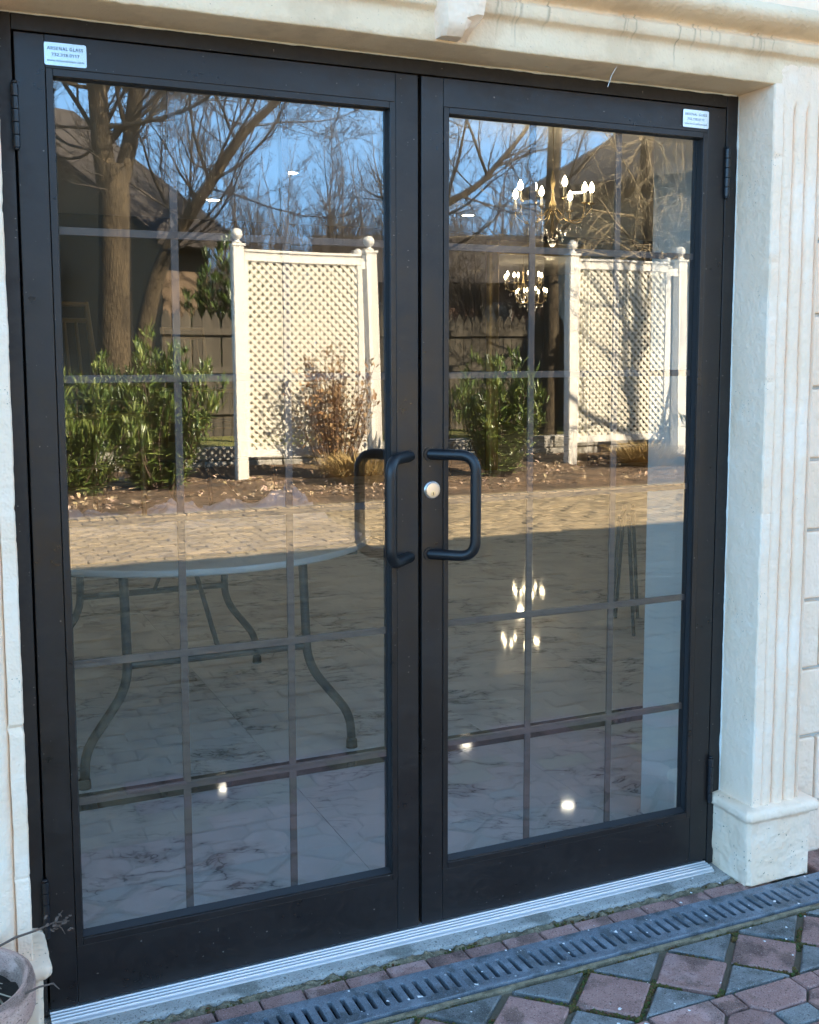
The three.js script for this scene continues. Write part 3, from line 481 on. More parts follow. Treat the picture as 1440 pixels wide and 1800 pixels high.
{
  const t = thing('plant_pot', 'round pink clay pot of dry soil at the foot of the pilaster', 'pot', [-1.118, G, 0.318]);
  const prof = [[0.001, 0], [0.09, 0], [0.098, 0.008], [0.106, 0.06], [0.12, 0.16], [0.13, 0.225], [0.135, 0.236], [0.146, 0.24], [0.15, 0.25], [0.151, 0.29], [0.148, 0.303], [0.14, 0.309], [0.131, 0.306], [0.127, 0.297], [0.122, 0.26], [0.118, 0.235]];
  mesh('pot_wall', new THREE.LatheGeometry(prof.map(([a, b]) => new THREE.Vector2(a, b)), 64), M.clay, t);
  const soil = []; for (let j = 0; j <= 8; j++) { const row = []; for (let i = 0; i < 40; i++) { const a = i / 40 * 6.2832, r = 0.1225 * j / 8 + 0.0005; row.push([Math.cos(a) * r, 0.262 + 0.018 * fbm3(Math.cos(a) * r * 30, 1, Math.sin(a) * r * 30), Math.sin(a) * r]); } soil.push(row); }
  mesh('soil', boxUV(skin(soil), 3), M.soil, t);
  const dry = new Tubes(); for (let k = 0; k < 26; k++) { const a = rr(0, 6.28), r = rr(0.01, 0.1), x = Math.cos(a) * r, z = Math.sin(a) * r, l = rr(0.02, 0.06); dry.add([V(x, 0.265, z), V(x + rr(-0.02, 0.02), 0.27 + l * 0.6, z + rr(-0.02, 0.02)), V(x + rr(-0.04, 0.04), 0.268 + l * 0.5, z + rr(-0.04, 0.04))], [0.003, 0.002, 0.001], 5); }
  mesh('dry_stalks', dry.geo(), M.litter, t);
  // twig reaching past the rim with a withered leaf at its end
  const tw = new Tubes(), P = [V(0.02, 0.27, -0.05), V(0.08, 0.33, -0.06), V(0.12, 0.345, -0.06), V(0.16, 0.35, -0.062), V(0.195, 0.357, -0.066), V(0.225, 0.352, -0.07)];
  tw.add(P, [0.003, 0.0028, 0.0026, 0.0022, 0.0018, 0.001], 6); tw.add([P[4], V(0.205, 0.372, -0.06), V(0.212, 0.382, -0.06)], [0.0015, 0.0012, 0.0006], 5); tw.add([P[4], V(0.21, 0.34, -0.07), V(0.216, 0.326, -0.07)], [0.0015, 0.0012, 0.0006], 5);
  { const t2 = new Tubes(); t2.add([V(0.1, 0.27, 0.07), V(0.12, 0.3, 0.075), V(0.15, 0.314, 0.085), V(0.175, 0.318, 0.09), V(0.185, 0.305, 0.092)], [0.0025, 0.0025, 0.002, 0.002, 0.001], 5); mesh('twig', t2.geo(), M.stem, t); }
  mesh('twig', tw.geo(), M.stem, t);
  const lv = []; for (let k = 0; k < 16; k++) { const g = new THREE.SphereGeometry(0.006, 6, 4); g.scale(1, 0.35, 0.6); g.rotateZ(rr(-1, 1)); g.rotateY(rr(0, 6)); g.translate(0.2 + rr(-0.022, 0.03), 0.352 + rr(-0.018, 0.02), -0.066 + rr(-0.012, 0.012)); lv.push(g); }
  mesh('withered_leaf', join(lv), M.stem, t);
}
{
  // moss in the joints and along the mortar
  const g = new THREE.IcosahedronGeometry(1, 0), spots = [];
  const line = (x0, z0, x1, z1, n, w) => { for (let i = 0; i < n; i++) { const t = rnd(), x = x0 + (x1 - x0) * t, z = z0 + (z1 - z0) * t; if (fbm3(x * 9, 1, z * 9) < -0.02) continue; spots.push([x + rr(-w, w), G - 0.008 + rr(-0.004, 0.003), z + rr(-w, w), rr(0.0016, 0.0045)]); } };
  for (let k = -6; k <= 5; k++) { const c = 0.525 + k * 0.2243; line(c, 0.326, c + 0.112, 0.43, 260, 0.005); line(c + 0.112, 0.43, c + 0.224, 0.326, 260, 0.005); line(c, 0.532, c + 0.112, 0.43, 200, 0.005); line(c + 0.112, 0.43, c + 0.224, 0.532, 200, 0.005); }
  line(-1.2, 0.317, 1.2, 0.317, 1500, 0.004); line(-1.2, 0.54, 1.2, 0.54, 350, 0.003);
  for (let i = 0; i < 900; i++) { const x = rr(-1.2, 0.9); if (fbm3(x * 6, 3, 2) > 0) spots.push([x, -0.026 + rr(-0.003, 0.004), rr(0.092, 0.112), rr(0.0015, 0.004)]); }
  const im = new THREE.InstancedMesh(g, M.moss, spots.length), m4 = new THREE.Matrix4(), q = new THREE.Quaternion(), c = new THREE.Color();
  spots.forEach(([x, y, z, s], i) => { q.setFromEuler(new THREE.Euler(rr(0, 6), rr(0, 6), 0)); m4.compose(V(x, y, z), q, V(s * rr(0.8, 1.6), s, s * rr(0.8, 1.6))); im.setMatrixAt(i, m4); im.setColorAt(i, c.setRGB(rr(0.7, 2.2), rr(0.7, 1.5), rr(0.7, 1.4))); });
  im.name = 'moss'; im.castShadow = im.receiveShadow = true; scene.add(im); stuff(im, 'green moss growing in the joints of the paving', 'moss');
  // white flakes of paint and petals
  const pg = []; for (let i = 0; i < 90; i++) { const near = i < 45; const x = rr(-0.3, 1.15), z = near ? rr(0.3, 0.75) : rr(0.05, 0.3), s = rr(0.001, 0.0042) * (rnd() < 0.12 ? 2 : 1); const b = new THREE.CircleGeometry(s, 6); const p = b.attributes.position; for (let k = 0; k < p.count; k++) p.setXYZ(k, p.getX(k) * rr(0.6, 1.4), p.getY(k) * rr(0.6, 1.4), rr(0, s * 0.5)); b.rotateX(-Math.PI / 2); b.rotateY(rr(0, 6)); b.translate(x, G + 0.0055, z); pg.push(b); }
  const o = mesh('paint_flakes', join(pg), M.petal); stuff(o, 'small white flakes scattered over drain and paving', 'debris');
}

// ------------------------------------------------------------------ inside the hall
{
  const fl = new THREE.Group(); fl.name = 'interior_floor'; fl.userData = { kind: 'structure', label: 'polished white marble floor with a black border strip' }; scene.add(fl);
  mesh('grout_bed', boxUV(bx(-8.98, 12.98, -0.07, -0.0025, -19.98, -0.1), 1), M.grout, fl);
  const tile = (x0, x1, z0, z1, m) => mesh('floor_tile', boxUV(bx(x0 + 0.0008, x1 - 0.0008, -0.02, 0, z0 + 0.0008, z1 - 0.0008, 0.0006), 1, rnd(), rnd()), m, fl);
  for (let k = -3; k < 5; k++) tile(k * 0.842, (k + 1) * 0.842, -1.11, -0.105, pick(M.tile));
  for (let k = -8; k < 13; k++) tile(0.025 + k * 0.3345, 0.025 + (k + 1) * 0.3345, -1.26, -1.11, M.tileBlack);
  for (let r = 0; r < 11; r++) for (let k = -4; k < 12; k++) tile(k * 0.842, (k + 1) * 0.842, -1.26 - (r + 1) * 0.842, -1.26 - r * 0.842, pick(M.tile));
  const rest = []; for (let r = 0; r < 12; r++) for (let k = -4; k < 13; k++) rest.push(boxUV(bx(k * 0.842, k * 0.842 + 0.84, -0.02, 0, -10.53 - (r + 1) * 0.842 + 0.002, -10.53 - r * 0.842), 1, rnd(), rnd()));
  const o = mesh('floor_tiles_beyond', join(rest), M.tile[0], fl); o.userData.kind = 'stuff';
  // flat plaster ceiling
  const C0 = 2.95;
  struct('ceiling', boxUV(join([bx(-8.99, 12.99, C0, C0 + 0.2, -19.99, -0.341)]), 0.5), M.ceil, 'pale plaster ceiling inside the hall');
  const wall = (x0, x1, y0, y1, z0, z1) => bx(x0, x1, y0, y1, z0, z1);
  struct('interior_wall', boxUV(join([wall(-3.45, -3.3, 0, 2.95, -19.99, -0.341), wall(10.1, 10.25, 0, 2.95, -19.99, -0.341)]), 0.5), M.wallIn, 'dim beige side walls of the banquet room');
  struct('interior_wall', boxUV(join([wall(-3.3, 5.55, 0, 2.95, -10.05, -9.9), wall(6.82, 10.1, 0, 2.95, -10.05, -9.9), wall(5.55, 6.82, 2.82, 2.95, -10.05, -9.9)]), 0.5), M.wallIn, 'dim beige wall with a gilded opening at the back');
  // lining of the thick wall round the doors
  struct('door_lining', boxUV(join([bx(0.944, 0.964, 0.001, 2.15, -0.36, -0.093), bx(-0.964, -0.944, 0.001, 2.15, -0.36, -0.093), bx(-0.964, 0.964, 2.151, 2.171, -0.36, -0.093)]), 1), M.white, 'white painted lining of the door opening');
  const gf = thing('gilded_frame', 'tall gilded frame round the opening at the back of the hall', 'frame', [6.185, 0, -9.88]);
  const prof = (w) => [[0, 0], [0, 0.03], [0.03, 0.05], [0.05, 0.035], [0.1, 0.06], [0.14, 0.045], [0.16, 0.0]];
  for (const s of [-1, 1]) mesh('upright', boxUV(skin([0, 2.86].map((y) => prof().map(([a, z]) => [s * (0.635 - 0.04 + a), y, z])), false), 1), M.gold, gf);
  mesh('top_rail', boxUV(skin([-0.594, 0.594].map((x) => prof().map(([a, z]) => [x, 2.7 + a, z])), false), 1), M.gold, gf);
}
// recessed ceiling lights
{
  const spots = [[1.59, -8.28], [1.77, -6.44], [4.4, -8.38], [4.55, -6.47], [1.77, -4.3], [-1.0, -4.3], [-1.0, -6.44], [4.55, -4.3], [-0.6, -2.0], [1.77, -2.0]];
  spots.forEach(([x, z], i) => {
    const y = 2.95;
    const t = thing('recessed_light', 'round recessed ceiling light glowing in the plaster ceiling', 'ceiling light', [x, y, z], 0, 'recessed ceiling lights');
    const ring = new THREE.LatheGeometry([[0.062, -0.001], [0.064, -0.006], [0.078, -0.004], [0.08, -0.0005]].map(([a, b]) => new THREE.Vector2(a, b)), 28); mesh('trim_ring', ring, M.white, t);
    const lens = new THREE.CylinderGeometry(0.062, 0.062, 0.002, 28); lens.translate(0, -0.003, 0); mesh('lamp_lens', lens, M.can, t);
    const L = new THREE.SpotLight(new THREE.Color(1, 0.86, 0.64), 0.035, 0, 1.1, 0.6, 2); L.position.set(0, -0.012, 0); L.target.position.set(0, -3, 0); L.castShadow = true; L.shadow.radius = 3; t.add(L, L.target);
  });
}
// chandeliers
function chandelier() {
  const t = new THREE.Group(); t.name = 'chandelier';
  const stem = new THREE.LatheGeometry([[0.001, -0.2], [0.012, -0.19], [0.03, -0.15], [0.018, -0.11], [0.014, -0.06], [0.04, -0.02], [0.045, 0.01], [0.02, 0.04], [0.012, 0.1], [0.03, 0.15], [0.02, 0.19], [0.003, 0.23], [0.003, 0.5], [0.05, 0.505], [0.05, 0.52]].map(([a, b]) => new THREE.Vector2(a * 0.55, b)), 20); mesh('stem', stem, M.brassDim, t);
  for (let k = 0; k < 8; k++) {
    const a = k / 8 * 6.2832 + 0.2, c = Math.cos(a), s = Math.sin(a), R = k % 2 ? 0.27 : 0.22, up = k % 2 ? 0 : 0.03, P = (r, y) => V(c * r, y, s * r);
    const arm = mesh('arm', tube(new THREE.CatmullRomCurve3([P(0.03, -0.02), P(0.1, -0.09), P(0.19, -0.1), P(R, -0.04 + up), P(R, -0.01 + up)]).getPoints(14), 0.0045, 6), M.brassDim, t);
    const cup = new THREE.LatheGeometry([[0.001, 0], [0.018, 0.003], [0.03, 0.014], [0.027, 0.014], [0.012, 0.006]].map(([p, q]) => new THREE.Vector2(p, q)), 12); cup.translate(c * R, -0.015 + up, s * R); mesh('drip_cup', cup, M.brassDim, arm);
    const can = new THREE.CylinderGeometry(0.0095, 0.0095, 0.07, 10); can.translate(c * R, 0.03 + up, s * R); mesh('candle_sleeve', can, M.candle, arm);
    const b = new THREE.LatheGeometry([[0.001, 0], [0.009, 0.002], [0.017, 0.016], [0.0165, 0.032], [0.009, 0.052], [0.001, 0.066]].map(([p, q]) => new THREE.Vector2(p, q)), 12); b.translate(c * R, 0.066 + up, s * R); mesh('bulb', b, M.bulb, arm);
    for (const [r, y] of [[R, -0.045 + up], [R * 0.75, -0.13], [R * 0.45, -0.13]]) { const g = new THREE.OctahedronGeometry(0.013); g.scale(0.8, 1.8, 0.8); g.translate(c * r, y - 0.02, s * r); mesh('crystal', g, M.crystal, t); }
    const g = new THREE.OctahedronGeometry(0.012); g.scale(0.8, 1.8, 0.8); g.translate(c * 0.07, -0.21 + 0.02 * (k % 2), s * 0.07); mesh('crystal', g, M.crystal, t);
  }
  const ball = new THREE.IcosahedronGeometry(0.026, 1); ball.translate(0, -0.235, 0); mesh('crystal', ball, M.crystal, t);
  return t;
}
{
  const proto = chandelier();
  [['lit gilt chandelier hanging in the room just inside the doors', [2.714, 2.42, -3.86]], ['lit gilt chandelier seen through the gilded opening, the closer of the two there', [6.45, 2.41, -10.75]], ['lit gilt chandelier seen through the gilded opening, beyond the other one there', [8.12, 2.38, -13.4]]].forEach(([label, p], i) => {
    const c = i ? proto.clone() : proto; c.name = numbered('chandelier'); c.position.set(...p); scene.add(c); c.userData = { label, category: 'chandelier', group: 'chandeliers in the hall' };
    const L = new THREE.PointLight(new THREE.Color(1, 0.8, 0.52), i ? 0.07 : 0.07, 0, 2); L.position.set(p[0], p[1] - 0.3, p[2]); L.castShadow = true; L.shadow.radius = 2; scene.add(L);
  });
}
// round folding table with a plastic sheet
function foldingTable(label, p, turn, top = M.tableTop) {
  const t = thing('folding_table', label, 'table', p, turn);
  const R = 0.762;
  mesh('table_top', new THREE.LatheGeometry([[0.001, 0.722], [R - 0.02, 0.722], [R - 0.004, 0.724], [R, 0.73], [R, 0.744], [R - 0.004, 0.75], [0.001, 0.75]].map(([a, b]) => new THREE.Vector2(a, b)), 96), top, t);
  for (const s of [-1, 1]) mesh('apron_rail', boxUV(bx(-0.6, 0.6, 0.69, 0.7215, s * 0.4 - 0.012, s * 0.4 + 0.012, 0.003), 1), M.steel, t);
  for (const s of [1, -1]) { // wishbone leg frames
    const z = 0.6 * s, zt = 0.62 * s, y0 = 0.718;
    const leg = (k) => fillet([V(k * 0.325, y0, zt * 0.9), V(k * 0.325, 0.33, z), V(k * 0.48, 0.13, z + 0.03 * s), V(k * 0.486, 0.012, z + 0.03 * s)], 0.08, 6);
    mesh('leg', tube(leg(1), 0.0165, 12), M.steel, t); mesh('leg', tube(leg(-1), 0.0165, 12), M.steel, t);
    mesh('cross_bar', tube([V(-0.33, 0.4, z * 0.985), V(0.33, 0.4, z * 0.985)], 0.014, 10), M.steel, t);
    mesh('brace', tube(fillet([V(0.0, 0.7, 0.12 * s), V(0.0, 0.6, 0.3 * s), V(0.0, 0.41, z * 0.97)], 0.06), 0.009, 8), M.steel, t);
    for (const k of [1, -1]) { const f = new THREE.CylinderGeometry(0.02, 0.022, 0.03, 14); f.translate(k * 0.486, 0.0155, z + 0.03 * s); mesh('rubber_foot', f, M.gasket, t); }
  }
  return t;
}
foldingTable('round grey folding table with bent steel legs just inside the doors', [-0.175, 0, -1.93], 0);
{
  // crumpled plastic sheeting thrown over the back of the table
  const rings = []; const n = 150, m = 110;
  for (let j = 0; j <= m; j++) { const v = j / m, row = []; for (let i = 0; i <= n; i++) { const u = i / n, x = -0.66 + u * 1.32, z = -0.46 + v * 0.98; const r = Math.hypot(x, z), fold = Math.abs(fbm3(x * 4 + 7, 1, z * 6, 5)), back = smooth(0.05, -0.42, z); const y = 0.754 + 0.004 * Math.abs(fbm3(x * 9, 5, z * 9)) + back * (0.015 + 0.3 * fold * (0.35 + 0.65 * Math.abs(Math.sin(x * 5 + 1)))); const k = r > 0.735 ? 0.735 / r : 1; row.push([x * k, y - Math.max(0, r - 0.735) * 0.6 * 0, z * k]); } rings.push(row); }
  const o = mesh('plastic_sheet', boxUV(skin(rings, false), 1), M.plastic); o.position.set(-0.175, 0, -1.93); tag(o, 'crumpled pale plastic sheeting lying on the round table', 'plastic sheet');
}
// second table with gilt chairs set on and beside it
foldingTable('round dark folding table further back, gilt chairs standing on it', [0.75, 0, -5.85], 0.5, M.tableDark);
function chiavari(label, p, turn) {
  const t = thing('gilt_chair', label, 'chair', p, turn, 'gilt ballroom chairs');
  for (const [x, z] of [[-0.18, 0.18], [0.18, 0.18]]) mesh('leg', tube([V(x, 0.0, z), V(x, 0.44, z * 0.97)], [0.011, 0.016], 10), M.goldChair, t);
  for (const x of [-0.17, 0.17]) mesh('back_leg', tube([V(x, 0.0, -0.22), V(x, 0.44, -0.18), V(x, 0.7, -0.2), V(x, 0.92, -0.25)], [0.011, 0.016, 0.014, 0.012], 10), M.goldChair, t);
  mesh('seat', bx(-0.2, 0.2, 0.435, 0.455, -0.2, 0.2, 0.01), M.goldChair, t); mesh('cushion', bx(-0.19, 0.19, 0.456, 0.5, -0.18, 0.19, 0.02), M.cushion, t);
  const B = (y) => y < 0.7 ? -0.18 - (y - 0.44) * 0.077 : -0.2 - (y - 0.7) * 0.227;
  for (const y of [0.58, 0.84, 0.91]) mesh('back_rail', tube([V(-0.17, y, B(y)), V(0.17, y, B(y))], 0.011, 8), M.goldChair, t);
  for (let k = -2; k <= 2; k++) mesh('spindle', tube([V(k * 0.055, 0.58, B(0.58)), V(k * 0.055, 0.84, B(0.84))], 0.0075, 8), M.goldChair, t);
  for (const [y, z] of [[0.16, 0.18], [0.24, 0.18]]) mesh('stretcher', tube([V(-0.18, y, z), V(0.18, y, z)], 0.008, 8), M.goldChair, t);
  for (const x of [-0.175, 0.175]) mesh('stretcher', tube([V(x, 0.2, -0.2), V(x, 0.2, 0.18)], 0.008, 8), M.goldChair, t);
  return t;
}
chiavari('gilt ballroom chair standing on the near folding table', [-0.5, 0.775, -2.3], 0.35);
chiavari('gilt ballroom chair standing on top of the far folding table', [0.85, 0.752, -5.9], 0.25);
chiavari('gilt ballroom chair beside the gilded opening', [4.6, 0, -9.2], 0.2);
{
  const t = thing('tray_stand', 'slim black folding stand with four thin legs on the marble floor', 'stand', [2.32, 0, -2.42], 0.9);
  for (const s of [-1, 1]) for (const k of [-1, 1]) mesh('leg', boxUV(bx(-0.011, 0.011, 0, 0.64, -0.009, 0.009, 0.003), 1), M.black, t).position.set(k * 0.2 + s * 0.012, 0, s * 0.06);
  t.children.forEach((o) => { o.rotation.x = o.position.z > 0 ? -0.06 : 0.06; });
  for (const s of [-1, 1]) { mesh('top_bar', boxUV(bx(-0.23, 0.23, 0.59, 0.612, s * 0.024 - 0.012, s * 0.024 + 0.012, 0.004), 1), M.black, t); mesh('stretcher', boxUV(bx(-0.21, 0.21, 0.1, 0.118, s * 0.052 - 0.008, s * 0.052 + 0.008, 0.003), 1), M.black, t); }
}

// ------------------------------------------------------------------ garden across the driveway, mirrored by the panes
// white lattice screens
function latticeScreen(label, p, turn, lean, back) {
  const t = thing('lattice_screen', label, 'trellis', p, turn, 'white lattice screens');
  const post = (x, z, h, w, ball, tilt) => {
    const o = mesh('post', boxUV(join([bx(-w / 2, w / 2, 0, h, -w / 2, w / 2, 0.006), bx(-w / 2 - 0.015, w / 2 + 0.015, h, h + 0.03, -w / 2 - 0.015, w / 2 + 0.015, 0.006)]), 1), M.whitePaint, t); o.position.set(x, 0, z); o.rotation.z = tilt;
    const f = new THREE.LatheGeometry([[0.001, 0], [ball * 0.8, 0], [ball * 0.8, ball * 0.25], [ball * 0.45, ball * 0.45], [ball * 0.4, ball * 0.75], [ball * 0.7, ball * 0.9], [ball * 0.95, ball * 1.3], [ball, ball * 1.75], [ball * 0.85, ball * 2.2], [ball * 0.45, ball * 2.55], [0.001, ball * 2.65]].map(([a, b]) => new THREE.Vector2(a, b)), 20); f.translate(0, h + 0.03, 0); mesh('ball_finial', f, M.whitePaint, o);
  };
  post(0, 0, 2.66, 0.125, 0.065, 0.004); post(1.5, 0.02, 2.55, 0.07, 0.045, lean); post(back, 0.55, 2.7, 0.14, 0.07, lean * 1.2);
  const y0 = 0.36, y1 = 2.5, x0 = 0.075, x1 = 1.455, w = x1 - x0, h = y1 - y0;
  mesh('top_rail', boxUV(bx(0.064, 1.466, 2.5, 2.6, -0.03, 0.03, 0.005), 1), M.whitePaint, t); mesh('top_cap', boxUV(bx(0.064, 1.466, 2.601, 2.63, -0.05, 0.05, 0.005), 1), M.whitePaint, t);
  mesh('bottom_rail', boxUV(bx(0.064, 1.466, 0.28, 0.365, -0.03, 0.03, 0.005), 1), M.whitePaint, t);
  for (const x of [x0 - 0.01, x1 - 0.03]) mesh('side_batten', boxUV(bx(x, x + 0.04, 0.366, 2.499, -0.022, 0.022, 0.004), 1), M.whitePaint, t);
  mesh('return_rail', boxUV(bx(1.54, back - 0.07, 2.5, 2.6, 0.5, 0.54), 1), M.whitePaint, t);
  const unit = new THREE.BoxGeometry(1, 1, 1);
  for (const dir of [1, -1]) for (let c = -h + 0.03; c < w; c += 0.098) {
    // line x - y = c (dir 1) or its mirror image, clipped to the panel
    let a = Math.max(0, c), b = Math.min(w, c + h); if (b - a < 0.02) continue;
    const xm = (a + b) / 2, ym = xm - c, L = (b - a) * Math.SQRT2;
    const s = new THREE.Mesh(unit, M.lattice); s.name = 'lattice_slat'; s.castShadow = s.receiveShadow = true;
    s.scale.set(L, 0.0345, 0.007); s.position.set(x0 + (dir > 0 ? xm : w - xm), y0 + ym, dir * 0.0045 + rr(-0.0005, 0.0005)); s.rotation.z = dir * Math.PI / 4; t.add(s);
  }
  return t;
}
latticeScreen('white lattice screen with a rusty leafless shrub growing in front', [2.27, 0.0, 9.85], -0.02, 0.02, 1.88);
latticeScreen('white lattice screen shaded by bare twigs, next to the gabled house', [6.63, 0.03, 9.75], -0.02, 0.008, 2.14);
// low wall of pale stone blocks
{
  const t = thing('stone_wall', 'low retaining wall of pale stone blocks behind the bed', 'wall', [0, 0, 11.36]);
  for (let c = 0; c < 2; c++) { let x = -3.5 + c * 0.17; while (x < 12) { const w = rr(0.28, 0.42); mesh('stone_block', boxUV(bx(x, x + w - 0.012, -0.06 + c * 0.175, 0.11 + c * 0.175 - 0.004, -0.12 + rr(-0.012, 0.012), 0.08, 0.018), 1, rnd(), rnd()), pick(M.stone), t); x += w; } }
}
// weathered picket fence
{
  const t = thing('picket_fence', 'weathered grey wooden picket fence behind the planting bed', 'fence', [0, 0.24, 13.4]);
  const sh = new THREE.Shape(); sh.moveTo(-0.066, 0); sh.lineTo(0.066, 0); sh.lineTo(0.066, 1.72); sh.lineTo(0.0, 1.86); sh.lineTo(-0.066, 1.72); sh.lineTo(-0.066, 0);
  const g = boxUV(new THREE.ExtrudeGeometry(sh, { depth: 0.018, bevelEnabled: false }), 1);
  for (let i = 0; i < 82; i++) { const o = new THREE.Mesh(g, pick(M.fenceWood)); o.name = 'picket'; o.castShadow = o.receiveShadow = true; o.position.set(2.2 + i * 0.142, rr(-0.03, 0.02), rr(-0.003, 0.003)); o.rotation.z = rr(-0.008, 0.008); t.add(o); }
  for (const y of [0.35, 0.95, 1.5]) mesh('rail', boxUV(bx(2.1, 13.8, y, y + 0.09, -0.045, -0.004), 1), M.fenceWood[1], t);
  for (let x = 2.3; x < 13.8; x += 2.4) mesh('fence_post', boxUV(bx(x, x + 0.09, -0.2, 1.8, 0.025, 0.115), 1), M.fenceWood[0], t);
}
// houses
function clapboard(w, h, pitch = 0.14) { const r = []; const n = Math.floor(h / pitch); const col = (x) => { const p = []; for (let k = 0; k < n; k++) p.push([x, k * pitch, 0.02], [x, (k + 1) * pitch - 0.006, 0.004]); p.push([x, h, 0.004]); return p; }; return toCreasedNormals(skin([col(0), col(w)], false), 0.2); }
{
  // left: its gable end lies in shade, the other wall catches the sun
  const t = thing('brown_house', 'brown house with a shaded gable end behind the big tree', 'house', [2.95, 0.25, 17.2], 0);
  const L = 9.5, Wd2 = 1.0, eave = 3.35, rise = 2.75, gx = -0.43, gz = 0.903; // gable wall runs along (gx, gz), roof depth along (gz, -gx)
  const P = (a, b, y) => [a * gx + b * gz, y, a * gz - b * gx]; // a along the gable, b into the roof's length
  const gable = new THREE.BufferGeometry(); const pos = []; const T = (...q) => q.forEach((v) => pos.push(...v));
  T(P(0, 0, 0), P(L, 0, 0), P(L, 0, eave)); T(P(0, 0, 0), P(L, 0, eave), P(0, 0, eave)); T(P(0, 0, eave), P(L, 0, eave), P(L / 2, 0, eave + rise)); T(P(0, Wd2, 0), P(L, Wd2, 0), P(L, Wd2, eave)); T(P(0, Wd2, 0), P(L, Wd2, eave), P(0, Wd2, eave)); T(P(L, 0, 0), P(L, Wd2, 0), P(L, Wd2, eave)); T(P(L, 0, 0), P(L, Wd2, eave), P(L, 0, eave));
  gable.setAttribute('position', new THREE.Float32BufferAttribute(pos, 3)); gable.computeVertexNormals(); mesh('wall', boxUV(gable, 1), M.brownSiding, t);
  const sun1 = clapboard(Wd2, eave); const so = mesh('siding', boxUV(sun1, 1), M.brownSiding, t); so.rotation.y = Math.atan2(gx, gz) + 0; so.position.set(...P(0, 0, 0));
  const slab = (a0, y0, a1, y1) => { const g = new THREE.BufferGeometry(), q = [P(a0, -0.5, y0), P(a1, -0.5, y1), P(a1, Wd2 + 0.4, y1), P(a0, Wd2 + 0.4, y0)], d = 0.16, lo = q.map(([x, y, z]) => [x, y - d, z]), o = []; const F = (a, b, c, e) => o.push(...a, ...b, ...c, ...a, ...c, ...e); F(...q); F(lo[3], lo[2], lo[1], lo[0]); for (let i = 0; i < 4; i++) F(q[i], lo[i], lo[(i + 1) % 4], q[(i + 1) % 4]); g.setAttribute('position', new THREE.Float32BufferAttribute(o, 3)); g.computeVertexNormals(); return boxUV(g, 1); };
  const sl = rise / (L / 2); mesh('roof', join([slab(-0.55, eave - 0.55 * sl + 0.17, L / 2, eave + rise + 0.17), slab(L + 0.5, eave - 0.5 * sl + 0.17, L / 2, eave + rise + 0.17)]), M.shingle, t);
}
{
  // right: tan clapboard wall in shade under a dark eave
  const t = thing('tan_house', 'tan clapboard house with a dark roof beyond the lattice screens', 'house', [8.95, 0.25, 13.9], 0);
  const ax = 0.43, az = -0.903; // along the wall, coming closer
  const L = 10, dep = 8, eave = 3.95, rise = 1.75, P = (a, b, y) => [a * ax - b * az, y, a * az + b * ax];
  const pos = []; const T = (...q) => q.forEach((v) => pos.push(...v)); const F = (a, b, c, d) => T(a, b, c, a, c, d);
  F(P(0, 0, 0), P(0, dep, 0), P(0, dep, eave), P(0, 0, eave)); T(P(0, 0, eave), P(0, dep, eave), P(0, dep / 2, eave + rise)); F(P(0, dep, 0), P(L, dep, 0), P(L, dep, eave), P(0, dep, eave)); F(P(L, 0, 0), P(L, dep, 0), P(L, dep, eave), P(L, 0, eave)); F(P(0, 0.03, 0), P(L, 0.03, 0), P(L, 0.03, eave), P(0, 0.03, eave));
  const g = new THREE.BufferGeometry(); g.setAttribute('position', new THREE.Float32BufferAttribute(pos, 3)); g.computeVertexNormals(); mesh('wall', boxUV(g, 1), M.siding, t);
  const s = mesh('siding', boxUV(clapboard(L, eave, 0.13), 1), M.siding, t); s.rotation.y = Math.atan2(-az, ax); s.position.set(...P(0, 0, 0));
  const slab = (b0, y0, b1, y1) => { const q = [P(-0.45, b0, y0), P(L + 0.4, b0, y0), P(L + 0.4, b1, y1), P(-0.45, b1, y1)], lo = q.map(([x, y, z]) => [x, y - 0.16, z]), o = []; const Q = (a, b, c, e) => o.push(...a, ...b, ...c, ...a, ...c, ...e); Q(...q); Q(lo[3], lo[2], lo[1], lo[0]); for (let i = 0; i < 4; i++) Q(q[i], lo[i], lo[(i + 1) % 4], q[(i + 1) % 4]); const h = new THREE.BufferGeometry(); h.setAttribute('position', new THREE.Float32BufferAttribute(o, 3)); h.computeVertexNormals(); return boxUV(h, 1); };
  const sl = rise / (dep / 2); mesh('roof', join([slab(-0.45, eave - 0.45 * sl + 0.17, dep / 2, eave + rise + 0.17), slab(dep + 0.45, eave - 0.45 * sl + 0.17, dep / 2, eave + rise + 0.17)]), M.shingleDark, t);
}
{
  const t = thing('brick_house', 'small red brick house with white windows far behind the fence', 'house', [14, 0.3, 25], 0.35);
  mesh('wall', boxUV(bx(-5, 5, 0, 2.9, -3, 3), 1), M.brickFar, t);
  const r = new THREE.Shape(); r.moveTo(-3.5, 0); r.lineTo(3.5, 0); r.lineTo(0, 1.5); r.lineTo(-3.5, 0); const g = new THREE.ExtrudeGeometry(r, { depth: 10.6, bevelEnabled: false }); g.rotateY(Math.PI / 2); g.translate(-5.3, 2.9, 0); mesh('roof', boxUV(g, 1), M.shingle, t);
  for (const x of [-3.6, -2.3, -0.6, 1.2, 3]) { const w = new THREE.Group(); w.name = 'window'; w.position.set(x, 1.1, -3.02); t.add(w); mesh('window_frame', bx(-0.4, 0.4, 0, 1.35, -0.03, 0.03), M.trim, w); mesh('window_glass', bx(-0.32, 0.32, 0.07, 0.65, -0.04, 0.02), M.farGlass, w); mesh('window_glass', bx(-0.32, 0.32, 0.71, 1.28, -0.04, 0.02), M.farGlass, w); }
}
